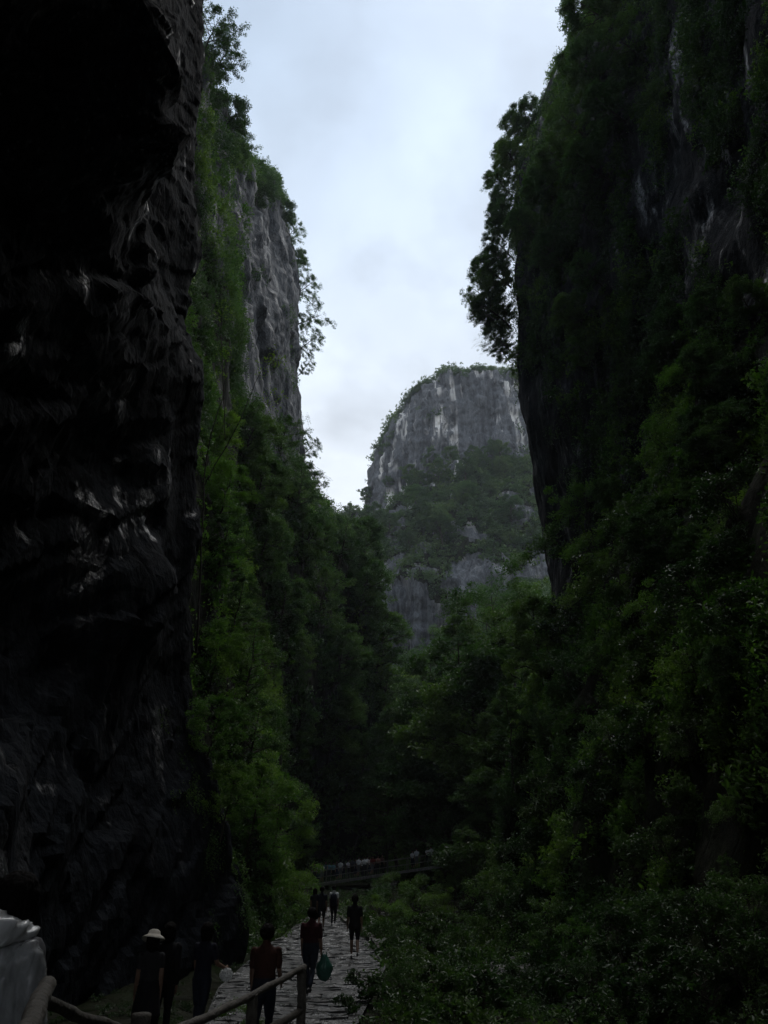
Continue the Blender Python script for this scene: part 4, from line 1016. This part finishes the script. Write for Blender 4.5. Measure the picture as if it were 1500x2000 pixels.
# ================================================================== people
def cloth(name, col, rough=0.85): return plain_mat(name, col, rough, 0.18, 10.0, 0.25, 0.2)
SKIN = plain_mat('skin', (0.20, 0.12, 0.085), 0.55, 0.1, 12.0, 0.05, 0.35)
HAIR = plain_mat('black_hair', (0.008, 0.007, 0.007), 0.85, 0.3, 60.0, 1.0, 0.08)
SHOE = cloth('dark_shoe', (0.03, 0.03, 0.032))
def ocol_mat(name):
    m, t, o = newmat(name); oi = node(t, 'ShaderNodeObjectInfo'); tcn = node(t, 'ShaderNodeTexCoord').outputs['Object']
    b = node(t, 'ShaderNodeBsdfPrincipled'); b.inputs['Roughness'].default_value = 0.85; b.inputs['Specular IOR Level'].default_value = 0.2
    t.links.new(mixc(t, 1.0, oi.outputs['Color'], ramp_n(t, noise(t, tcn, 9, 4), [(0.3, (0.75, 0.75, 0.75)), (0.7, (1, 1, 1))]), 'MULTIPLY'), b.inputs['Base Color'])
    t.links.new(b.outputs[0], o.inputs[0]); return m
TOPC = ocol_mat('visitor_top')

def ring_tube(chain, sides=12):
    """closed tube through (point, rx, ry) with rounded ends; rings stay level for the torso, follow the limb otherwise"""
    P_ = np.array([c[0] for c in chain], float); rx = np.array([c[1] for c in chain]); ry = np.array([c[2] for c in chain])
    d = np.gradient(P_, axis=0); d /= np.linalg.norm(d, axis=1)[:, None]
    a = np.cross(np.tile([0, 1.0, 0], (len(P_), 1)), d); bad = np.linalg.norm(a, axis=1) < 0.3
    a[bad] = np.cross(np.tile([1.0, 0, 0], (len(P_), 1)), d)[bad]; a /= np.linalg.norm(a, axis=1)[:, None]; b = np.cross(d, a)
    s0, s1 = -d[0] * min(rx[0], ry[0]), d[-1] * min(rx[-1], ry[-1])
    P_ = np.concatenate([[P_[0] + s0, P_[0] + s0 * 0.75], P_, [P_[-1] + s1 * 0.75, P_[-1] + s1]])
    ext = lambda r: np.concatenate([[r[0] * 0.05, r[0] * 0.66], r, [r[-1] * 0.66, r[-1] * 0.05]])
    rx, ry = ext(rx), ext(ry); a = np.concatenate([a[:1]] * 2 + [a] + [a[-1:]] * 2); b = np.concatenate([b[:1]] * 2 + [b] + [b[-1:]] * 2)
    th = np.linspace(0, 2 * np.pi, sides, endpoint=False)
    V = (P_[:, None] + rx[:, None, None] * np.cos(th)[None, :, None] * a[:, None] + ry[:, None, None] * np.sin(th)[None, :, None] * b[:, None])
    k = len(P_); i = np.arange(k * sides).reshape(k, sides); j = np.roll(i, -1, 1)
    F = np.stack([i[:-1], j[:-1], j[1:], i[1:]], -1).reshape(-1, 4).tolist()
    F.append(i[0][::-1].tolist()); F.append(i[-1].tolist())
    return V.reshape(-1, 3), F

def body_mesh(name, mats, stride=0.25, arms=((0.1, 0.12, 0.25), (-0.15, 0.12, 0.3)), sleeve=0.5, legs='trousers', bulk=1.0, voxel=0.013, lean=0.06, turn=0.0, skirt=False):
    """one continuous standing or walking figure 1.65 m tall, facing +Y; mats: skin, top, bottom, shoe"""
    parts = []      # (chain, material index)
    V3 = lambda *a: np.array(a, float)
    up = lambda z: V3(0, lean * (z - 0.85), z)
    B = bulk
    parts.append(([(up(0.84), .150 * B, .112 * B), (up(0.93), .155 * B, .115 * B)], 2))
    parts.append(([(up(0.97), .148 * B, .108 * B), (up(1.06), .138 * B, .100 * B), (up(1.18), .152 * B, .108 * B), (up(1.28), .165 * B, .105 * B), (up(1.335), .148 * B, .085), (up(1.375), .095, .07), (up(1.40), .066, .062)], 1))
    parts.append(([(up(1.36), .060, .060), (up(1.44), .058, .060)], 0))
    hd = up(1.530) + V3(0, 0.015, 0)
    parts.append(([(hd + V3(0, 0, -0.07), .062, .070), (hd + V3(0, 0.005, -0.03), .077, .090), (hd, .085, .102), (hd + V3(0, -.004, .045), .078, .096)], 0))
    parts.append(([(hd + V3(0, .100, -.008), .013, .013), (hd + V3(0, .114, -.03), .014, .013)], 0))                       # nose
    for s in (-1, 1): parts.append(([(hd + V3(s * .087, -.004, .012), .009, .016), (hd + V3(s * .088, -.006, -.03), .008, .013)], 0))   # ears
    for s, sw in ((-1, stride), (1, -stride)):
        hip = up(0.86) + V3(s * .082, 0, 0); a = sw; kn = hip + 0.41 * V3(0, math.sin(a), -math.cos(a)); bend = 0.18 + max(0, -a) * 0.9
        an = kn + 0.385 * V3(0, math.sin(a - bend), -math.cos(a - bend))
        low = {'trousers': 2, 'shorts': 0, 'skirt': 0}[legs]; w_ = 1.12 if legs == 'trousers' else 0.95
        parts.append(([(hip, .088 * B, .092 * B), (hip * .55 + kn * .45, .074 * B * w_, .076 * B * w_), (hip * .12 + kn * .88, .058 * w_, .060 * w_)], 2))
        parts.append(([(kn, .052 * w_, .055 * w_), (kn * .68 + an * .32, .050 * w_, .056 * w_), (kn * .15 + an * .85, .037 * w_ * w_, .039 * w_ * w_)], low))
        parts.append(([(an + V3(0, -.035, -.035), .036, .034), (an + V3(0, .06, -.05), .042, .026), (an + V3(0, .15, -.058), .036, .018)], 3))
    if legs == 'skirt': parts.append(([(up(0.93), .16, .12), (up(0.70), .20, .17), (up(0.52), .225, .20)], 2))
    for s, (fw, outw, el) in ((-1, arms[0]), (1, arms[1])):
        sh = up(1.315) + V3(s * .158 * B, 0, 0); outw *= 0.6; du = V3(s * math.sin(outw), math.sin(fw) * math.cos(outw), -math.cos(fw) * math.cos(outw))
        eb = sh + 0.27 * du; a2 = fw + el; dl = V3(s * math.sin(outw) * .5, math.sin(a2), -math.cos(a2)); dl /= np.linalg.norm(dl); wr = eb + 0.24 * dl
        k = 0.05 + sleeve * 0.95
        if sleeve <= 1: parts.append(([(sh, .055, .058), (sh * (1 - k * .6) + eb * k * .6, .052, .054), (sh * (1 - k) + eb * k, .051, .053)], 1)); parts.append(([(sh * .5 + eb * .5, .042, .044), (eb, .037, .038)], 0)); parts.append(([(eb, .036, .037), (eb * .4 + wr * .6, .033, .034), (wr, .024, .026)], 0))
        else: parts.append(([(sh, .060, .060), (eb, .048, .05)], 1)); parts.append(([(eb, .047, .048), (wr, .036, .038)], 1))
        side = np.cross(dl, V3(0, 1, 0)); side = side / (np.linalg.norm(side) + 1e-6); fwd = np.cross(side, dl); fwd /= np.linalg.norm(fwd) + 1e-6
        pm = wr + dl * .055; parts.append(([(wr + dl * .012, .022, .026), (pm, .020, .038), (pm + dl * .03, .018, .036)], 0))
        if voxel < 0.02:
            for q, ln in zip((-1.5, -.5, .5, 1.5), (.062, .074, .078, .070)):
                b0 = pm + dl * .035 + fwd * .021 * q; b1 = b0 + dl * ln * .55 - side * s * .004; b2 = b0 + dl * ln * .9 - side * s * .022
                parts.append(([(b0, .0105, .0105), (b1, .0100, .0100), (b2, .0085, .0085)], 0))
            tb = wr + dl * .035 + fwd * .03; parts.append(([(tb, .0125, .0125), (tb + fwd * .026 + dl * .03, .0110, .0110), (tb + fwd * .034 + dl * .055, .0095, .0095)], 0))
    V, F, o, S, SM = [], [], 0, [], []
    for ch, mi in parts:
        v, f = ring_tube(ch); V.append(v); F += [[q + o for q in ff] for ff in f]; o += len(v)
        for (p0, a0, b0), (p1, a1, b1) in zip(ch[:-1], ch[1:]):
            for u in np.linspace(0, 1, 5): S.append(np.append(np.array(p0) * (1 - u) + np.array(p1) * u, (max(a0, b0) * (1 - u) + max(a1, b1) * u))); SM.append(mi)
    me0 = bpy.data.meshes.new('tmp'); me0.from_pydata(np.concatenate(V).tolist(), [], F)
    ob = bpy.data.objects.new('tmp', me0); COL.objects.link(ob)
    m1 = ob.modifiers.new('r', 'REMESH'); m1.mode = 'VOXEL'; m1.voxel_size = voxel; m1.use_smooth_shade = True
    m2 = ob.modifiers.new('s', 'SMOOTH'); m2.factor = 0.5; m2.iterations = 3 if voxel < .02 else 1
    me = bpy.data.meshes.new_from_object(ob.evaluated_get(bpy.context.evaluated_depsgraph_get()))
    bpy.data.objects.remove(ob); bpy.data.meshes.remove(me0); me.name = name
    S = np.array(S); SM = np.array(SM); n_ = len(me.polygons); C = np.empty(n_ * 3); me.polygons.foreach_get('center', C); C = C.reshape(-1, 3)
    best = np.full(n_, 1e9); bi = np.zeros(n_, np.int32)
    for q in range(len(S)):
        dd = np.linalg.norm(C - S[q, :3], axis=1) - S[q, 3] * 0.9; m_ = dd < best; best[m_] = dd[m_]; bi[m_] = SM[q]
    me.materials.clear()
    for m_ in mats: me.materials.append(m_)
    VV = np.empty(len(me.vertices) * 3); me.vertices.foreach_get('co', VV); VV = VV.reshape(-1, 3); zmin = VV[:, 2].min(); VV[:, 2] -= zmin; me.vertices.foreach_set('co', VV.ravel()); hd = hd - np.array((0, 0, zmin))
    me.polygons.foreach_set('material_index', bi); me.polygons.foreach_set('use_smooth', np.full(n_, True)); me.update()
    return me, hd
def hair_mesh(hd, long=0.0, bun=False, mat=HAIR):
    bm = bmesh.new(); bmesh.ops.create_icosphere(bm, subdivisions=5, radius=1)
    V_ = np.array([v.co[:] for v in bm.verts]); n_ = fbm(V_ * np.array((7, 7, 2.0)), 4, 0.7)
    for v, k in zip(bm.verts, n_):
        c = v.co.copy(); back = c.y < 0.35
        z = c.z * 0.105 if c.z > 0 else c.z * (0.095 + (long if c.y < 0.25 else 0))
        f = 1.0 + 0.16 * float(k)
        if not back and c.z < 0.25: f *= 0.80
        v.co = Vector((c.x * 0.104 * f, c.y * 0.120 * f - 0.014, z * 1.12 * f + 0.018)) + Vector(hd)
    if bun:
        r_ = bmesh.ops.create_icosphere(bm, subdivisions=2, radius=0.045)
        for v in r_['verts']: v.co += Vector(hd) + Vector((0, -0.11, 0.06))
    me = bpy.data.meshes.new('hair'); bm.to_mesh(me); bm.free(); me.materials.append(mat)
    for p_ in me.polygons: p_.use_smooth = True
    return me
def face_mesh(hd):
    """eyes and mouth"""
    V, F, o = [], [], 0; mi = []
    for x, z, rx, rz, m_ in ((-.030, .0, .013, .007, 0), (.030, .0, .013, .007, 0), (0, -.052, .022, .006, 1)):
        v, f = ring_tube([(np.array(hd) + (x - rx * .5, .095 if m_ == 0 else .093, z), rz, rz), (np.array(hd) + (x + rx * .5, .095 if m_ == 0 else .093, z), rz, rz)], 8)
        V += v.tolist(); F += [[q + o for q in ff] for ff in f]; o += len(v); mi += [m_] * len(f)
    me = bpy.data.meshes.new('face'); me.from_pydata(V, [], F); me.materials.append(HAIR); me.materials.append(plain_mat('lips', (0.30, 0.12, 0.10), 0.5))
    me.polygons.foreach_set('material_index', mi); return me
def person(label, loc, rz, height, mats, group=None, hair=(0.0, False), **k):
    me, hd = body_mesh('body', mats, **k)
    e_ = empty('person', loc, rz, height / 1.66); tag(e_, label, 'person', group)
    bo = obj('body', me, e_); obj('hair', hair_mesh(hd, *hair), e_); obj('face', face_mesh(hd), bo)
    return e_, hd
def gx(px, py, Y): return at(px, py, Y)[0]
BLK = cloth('black_cloth', (0.012, 0.012, 0.014)); NAVY = cloth('navy_cloth', (0.016, 0.018, 0.03)); DGREY = cloth('dark_grey_cloth', (0.03, 0.03, 0.034))
MAROON = cloth('maroon_cloth', (0.045, 0.012, 0.016)); RUST = cloth('rust_cloth', (0.060, 0.024, 0.018)); JEAN = cloth('dark_jeans', (0.02, 0.026, 0.042)); WHITE = cloth('white_cloth', (0.62, 0.63, 0.64)); GREYC = cloth('grey_cloth', (0.13, 0.13, 0.14))

WG = 'walkers on the path'
person('walker in black shirt and shorts alone in the middle of the path', (gx(692, 1873, 25.5), 25.5, 0.02), 0.05, 1.67, (SKIN, BLK, BLK, SHOE), WG, stride=0.30, legs='shorts', sleeve=0.75, bulk=1.08, arms=((0.15, 0.16, 0.3), (-0.1, 0.14, 0.2)))
person('walker in dark top and shorts left of the white-shouldered walker', (gx(627, 1815, 36.8), 36.8, 0.02), 0.0, 1.70, (SKIN, NAVY, BLK, SHOE), WG, stride=-0.32, legs='shorts', sleeve=0.6, bulk=1.1)
person('walker in dark dress half hidden at the left edge of the path', (gx(613, 1812, 38.0), 38.0, 0.02), 0.0, 1.58, (SKIN, DGREY, BLK, SHOE), WG, stride=0.12, legs='skirt', sleeve=0.4, hair=(0.12, False))
e_, hd = person('walker with white shirt shoulders and dark backpack', (gx(651, 1812, 40.0), 40.0, 0.02), 0.0, 1.70, (SKIN, WHITE, BLK, SHOE), WG, stride=0.34, legs='trousers', sleeve=0.6, bulk=1.05)
v, f = ring_tube([((0, -.17, .90), .15, .09), ((0, -.185, 1.05), .165, .11), ((0, -.17, 1.24), .145, .085)], 16)
me = bpy.data.meshes.new('backpack'); me.from_pydata(v.tolist(), [], f); me.materials.append(NAVY); o_ = obj('backpack', me); o_.location = e_.location; o_.scale = e_.scale
tag(o_, 'dark backpack on the white-shouldered walker', 'backpack')
e_, hd = person('man in maroon shirt walking at the end of the log handrail', (gx(603, 1955, 18.6), 18.6, 0.0), -0.1, 1.62, (SKIN, MAROON, JEAN, SHOE), WG, stride=0.30, legs='trousers', sleeve=0.8, bulk=1.18, arms=((0.1, 0.12, 0.3), (0.0, 0.16, 0.15)))
# green plastic bag held by him
g_ = np.random.default_rng(3)
bm = bmesh.new(); bmesh.ops.create_icosphere(bm, subdivisions=4, radius=1); V_ = np.array([v.co[:] for v in bm.verts]); n_ = fbm(V_ * np.array((2.2, 2.2, 1.2)), 4)
for v, k in zip(bm.verts, n_):
    z = v.co.z; w_ = 0.17 * (1 - 0.55 * max(0, z)); v.co = Vector((v.co.x * w_ * (1 + .3 * k), v.co.y * w_ * .6 * (1 + .3 * k), z * 0.25 * (1 + .12 * k)))
me = bpy.data.meshes.new('plastic_bag'); bm.to_mesh(me); bm.free()
GREENP = plain_mat('green_plastic', (0.03, 0.11, 0.085), 0.3, 0.2, 6, 0.3, 0.5); me.materials.append(GREENP); me.polygons.foreach_set('use_smooth', np.full(len(me.polygons), True))
bag = empty('carrier_bag', (e_.location.x + 0.30, 18.62, 0.50)); tag(bag, 'green plastic bag carried by the man in maroon', 'bag'); obj('pouch', me, bag)
obj('handle', mesh_np('bag_handle', *tubes([(np.array([(-.05, 0, .18), (-.035, 0, .28), (0, 0, .31), (.035, 0, .28), (.05, 0, .18)]), np.full(5, .012))], 6), [GREENP]), bag)
person('man in rust-coloured shirt behind the log handrail', (gx(512, 1990, 12.6), 12.6, 0.0), 0.0, 1.64, (SKIN, RUST, JEAN, SHOE), WG, stride=-0.26, legs='trousers', sleeve=0.7, bulk=1.1, arms=((0.2, 0.14, 0.4), (0.3, 0.12, 0.6)))
person('woman in black with long hair beside the sun-hat wearer', (gx(314, 1990, 13.5), 13.5, 0.0), 0.2, 1.60, (SKIN, BLK, BLK, SHOE), WG, stride=-0.12, legs='trousers', sleeve=1.5, hair=(0.14, True))
person('dark-clad walker holding a crumpled clear bag', (gx(388, 1990, 13.8), 13.8, 0.0), -0.35, 1.58, (SKIN, NAVY, JEAN, SHOE), WG, stride=0.15, legs='trousers', sleeve=0.6, hair=(0.10, False), arms=((0.1, 0.12, 0.3), (0.30, 0.22, 0.95)))
e_, hd = person('woman wearing a pale sun hat by the black wall', (gx(283, 1990, 12.8), 12.8, 0.0), 0.35, 1.52, (SKIN, DGREY, BLK, SHOE), WG, stride=0.12, legs='skirt', sleeve=0.5, hair=(0.14, False))
th = np.linspace(0, 2 * np.pi, 28, endpoint=False); prof = [(0.004, .125), (.055, .122), (.088, .10), (.097, .06), (.105, .045), (.15, .02), (.185, -.012), (.183, -.018), (.15, .010), (.10, .035)]
V_ = np.array([(r_ * math.cos(a), r_ * math.sin(a) * 1.08, z + .012 * math.sin(2 * a + 1) * (r_ / .18) ** 2) for r_, z in prof for a in th]); i = np.arange(len(prof) * 28).reshape(len(prof), 28); j = np.roll(i, -1, 1)
q = obj('sun_hat', mesh_np('sun_hat', V_, np.stack([i[:-1], j[:-1], j[1:], i[1:]], -1).reshape(-1, 4), [cloth('pale_straw', (0.55, 0.52, 0.46))]), e_); q.location = Vector(hd) + Vector((0, -.01, .03)); q.rotation_euler = (-.25, .1, 0)
# crumpled clear bag
bm = bmesh.new(); bmesh.ops.create_icosphere(bm, subdivisions=4, radius=0.10); V_ = np.array([v.co[:] for v in bm.verts]); n_ = fbm(V_ * 22, 3, .6, True)
for v, k in zip(bm.verts, n_): v.co *= 0.65 + 0.5 * float(k)
me = bpy.data.meshes.new('clear_bag'); bm.to_mesh(me); bm.free()
def plastic(name, tint, alpha, rough=0.18):
    m, t, o = newmat(name); b = node(t, 'ShaderNodeBsdfPrincipled'); b.inputs['Base Color'].default_value = (*tint, 1); b.inputs['Roughness'].default_value = rough; b.inputs['Specular IOR Level'].default_value = 0.6
    tr = node(t, 'ShaderNodeBsdfTransparent'); ms = node(t, 'ShaderNodeMixShader')
    tcn = node(t, 'ShaderNodeTexCoord').outputs['Object']; n = noise(t, mapping(t, tcn, (1, 1, .35)), 16, 4, .6, 1.0)
    t.links.new(maprange(t, n, .35, .7, alpha * .75, min(1, alpha * 1.25)), ms.inputs[0]); t.links.new(tr.outputs[0], ms.inputs[1]); t.links.new(b.outputs[0], ms.inputs[2])
    bp = node(t, 'ShaderNodeBump'); bp.inputs['Strength'].default_value = .5; bp.inputs['Distance'].default_value = .01; t.links.new(n, bp.inputs['Height']); t.links.new(bp.outputs[0], b.inputs['Normal'])
    t.links.new(ms.outputs[0], o.inputs[0]); return m
CLEAR = plastic('clear_plastic', (0.75, 0.77, 0.78), 0.7, 0.12); me.materials.append(CLEAR)
q = obj('clear_bag', me); q.location = (gx(388, 1990, 13.8) + 0.33, 14.02, 0.86); tag(q, 'crumpled clear plastic bag in the hand of the dark-clad walker', 'bag')

# person in a translucent rain cape at the left edge
e_, hd = person('person in a translucent white rain cape at the left edge', (gx(6, 1850, 4.1), 4.1, 0.74), -0.12, 1.585, (SKIN, GREYC, BLK, SHOE), stride=0.1, legs='trousers', sleeve=1.5, hair=(0.06, False), bulk=0.9, arms=((0.05, 0.2, 0.15), (0.05, 0.24, 0.12)))
cp = [[((0, .0, 1.375), .085, .075), ((0, .0, 1.335), .145, .095), ((0, .0, 1.27), .162, .12), ((0, .005, 1.10), .165, .135), ((0, .01, .90), .175, .145), ((0, .01, .66), .195, .165)]]
for s_ in (-1, 1): cp.append([((s_ * .135, 0, 1.31), .064, .072), ((s_ * .19, .01, 1.10), .060, .066), ((s_ * .215, .045, .92), .054, .058), ((s_ * .225, .10, .80), .050, .052)])
V_, F_, o_ = [], [], 0
for ch in cp:
    v, f = ring_tube(ch, 20); V_.append(v); F_ += [[q + o_ for q in ff] for ff in f]; o_ += len(v)
me0 = bpy.data.meshes.new('tmp'); me0.from_pydata(np.concatenate(V_).tolist(), [], F_); ob = bpy.data.objects.new('tmp', me0); COL.objects.link(ob)
m1 = ob.modifiers.new('r', 'REMESH'); m1.mode = 'VOXEL'; m1.voxel_size = 0.011; m2 = ob.modifiers.new('s', 'SMOOTH'); m2.iterations = 3
me = bpy.data.meshes.new_from_object(ob.evaluated_get(bpy.context.evaluated_depsgraph_get())); bpy.data.objects.remove(ob)
V_ = np.empty(len(me.vertices) * 3); me.vertices.foreach_get('co', V_); V_ = V_.reshape(-1, 3); Nn = np.empty(len(V_) * 3); me.vertices.foreach_get('normal', Nn); Nn = Nn.reshape(-1, 3)
V_ += Nn * (0.022 * fbm(V_ * np.array((9, 9, 3.2)) + 4, 3, .6, True) + .008 * fbm(V_ * 24, 3))[:, None]
me.vertices.foreach_set('co', V_.ravel()); CAPE = plastic('translucent_cape', (0.5, 0.52, 0.54), 0.55, 0.25); me.materials.clear(); me.materials.append(CAPE); me.polygons.foreach_set('use_smooth', np.full(len(me.polygons), True)); me.update()
obj('rain_cape', me, e_)
V_ = []                                      # hood lying crumpled round the neck
for r_ in range(20):
    b_ = 2 * math.pi * r_ / 20
    for s_ in range(60):
        a = 2 * math.pi * s_ / 60; mr = .10 + .015 * math.sin(3 * a); tr_ = .036 + .036 * max(0, -math.sin(a))
        V_.append(((mr + tr_ * math.cos(b_)) * math.cos(a), (mr + tr_ * math.cos(b_)) * math.sin(a) - .02, 1.415 + tr_ * 1.1 * math.sin(b_) - .02 * math.sin(a)))
V_ = np.array(V_); V_ += (fbm(V_ * 15, 4) * .05)[:, None] * np.array((1, 1, .8)); i = np.arange(1200).reshape(20, 60); j = np.roll(i, -1, 1); k_ = np.roll(i, -1, 0); l_ = np.roll(j, -1, 0)
obj('folded_hood', mesh_np('folded_hood', V_, np.stack([i, j, l_, k_], -1).reshape(-1, 4), [plastic('hood_plastic', (0.78, 0.8, 0.83), 0.95, 0.2)]), e_)

# the crowd on the footbridge: five figures, copied
proto = []
for k, kw in enumerate((dict(legs='trousers', stride=.05), dict(legs='skirt', stride=.08), dict(legs='shorts', stride=-.1, bulk=1.08), dict(legs='trousers', stride=.1, arms=((.9, .2, 1.2), (.2, .15, .3))), dict(legs='trousers', stride=0, bulk=1.12, arms=((.5, .25, 1.3), (.6, .2, 1.2))))):
    me, hd = body_mesh('visitor_body', (SKIN, TOPC, (BLK, JEAN, GREYC, NAVY, DGREY)[k], SHOE), voxel=0.028, sleeve=.6, **kw)
    proto.append((me, hair_mesh(hd, 0.12 if k in (1, 3) else 0.0), face_mesh(hd)))
spots = [(614, 0), (621, 1), (629, 0), (636, 1), (643, 2), (651, 0), (658, 1), (665, 0), (671, 2), (680, 1), (688, 0), (694, 2), (700, 0), (707, 1), (712, 0), (717, 2), (722, 1), (727, 0), (732, 1), (738, 0), (746, 2), (806, 1), (814, 0), (836, 1), (843, 0)]
cols = [(.05, .05, .06, 1), (.55, .56, .58, 1), (.5, .5, .5, 1), (.04, .07, .08, 1), (.08, .16, .18, 1), (.10, .2, .22, 1), (.06, .05, .05, 1), (.35, .36, .36, 1), (.03, .03, .04, 1), (.4, .4, .42, 1), (.04, .04, .05, 1), (.05, .05, .05, 1), (.55, .55, .57, 1), (.6, .6, .6, 1), (.7, .68, .68, 1), (.7, .7, .72, 1), (.5, .42, .4, 1), (.15, .03, .03, 1), (.12, .03, .025, 1), (.25, .12, .1, 1), (.1, .05, .05, 1), (.5, .5, .5, 1), (.55, .56, .6, 1), (.6, .6, .6, 1), (.65, .66, .7, 1)]
cw = {0: 'dark', 1: 'white', 2: 'pale grey', 3: 'dark teal', 4: 'teal', 5: 'blue-green', 6: 'brown', 7: 'grey', 8: 'black', 9: 'light grey', 10: 'dark', 11: 'black', 12: 'white', 13: 'white', 14: 'white', 15: 'white', 16: 'pink-beige', 17: 'dark red', 18: 'dark red', 19: 'reddish', 20: 'brown', 21: 'grey', 22: 'pale', 23: 'white', 24: 'pale blue'}
for i, (px, row) in enumerate(spots):
    Y = 77.2 + row * 1.3 + random.uniform(-.25, .25); x = gx(px, 1700, Y); k = i % 5; me, hr, fc = proto[k]
    e_ = empty('person', (x, Y, deck_z(x)), math.pi * (1 if random.random() < .6 else .5 if random.random() < .5 else 0) + random.uniform(-.5, .5), random.uniform(1.55, 1.75) / 1.66)
    tag(e_, 'visitor in %s top on the footbridge, %s' % (cw[i], nth(i, 'leftmost', 'from the left')), 'person', 'visitors on the footbridge')
    q = obj('body', me, e_); q.color = tuple(min(.8, c * 1.3) for c in cols[i][:3]) + (1,); obj('hair', hr, e_); obj('face', fc, q)

# ================================================================== air
HZ = plain = None
m, t, o = newmat('haze_air')
pv = node(t, 'ShaderNodeVolumePrincipled'); pv.inputs['Color'].default_value = (0.82, 0.90, 1.0, 1); pv.inputs['Density'].default_value = 0.0002; pv.inputs['Anisotropy'].default_value = 0.3
t.links.new(pv.outputs[0], o.inputs['Volume'])
v = np.array([(x, y_, z) for x in (-420, 420) for y_ in (-420, 920) for z in (-8, 215)]); f = np.array([(0, 1, 3, 2), (4, 6, 7, 5), (0, 4, 5, 1), (2, 3, 7, 6), (0, 2, 6, 4), (1, 5, 7, 3)])
tag(obj('haze', mesh_np('haze', v, f, [m], smooth=False)), 'thin bluish haze filling the gorge', kind='stuff')
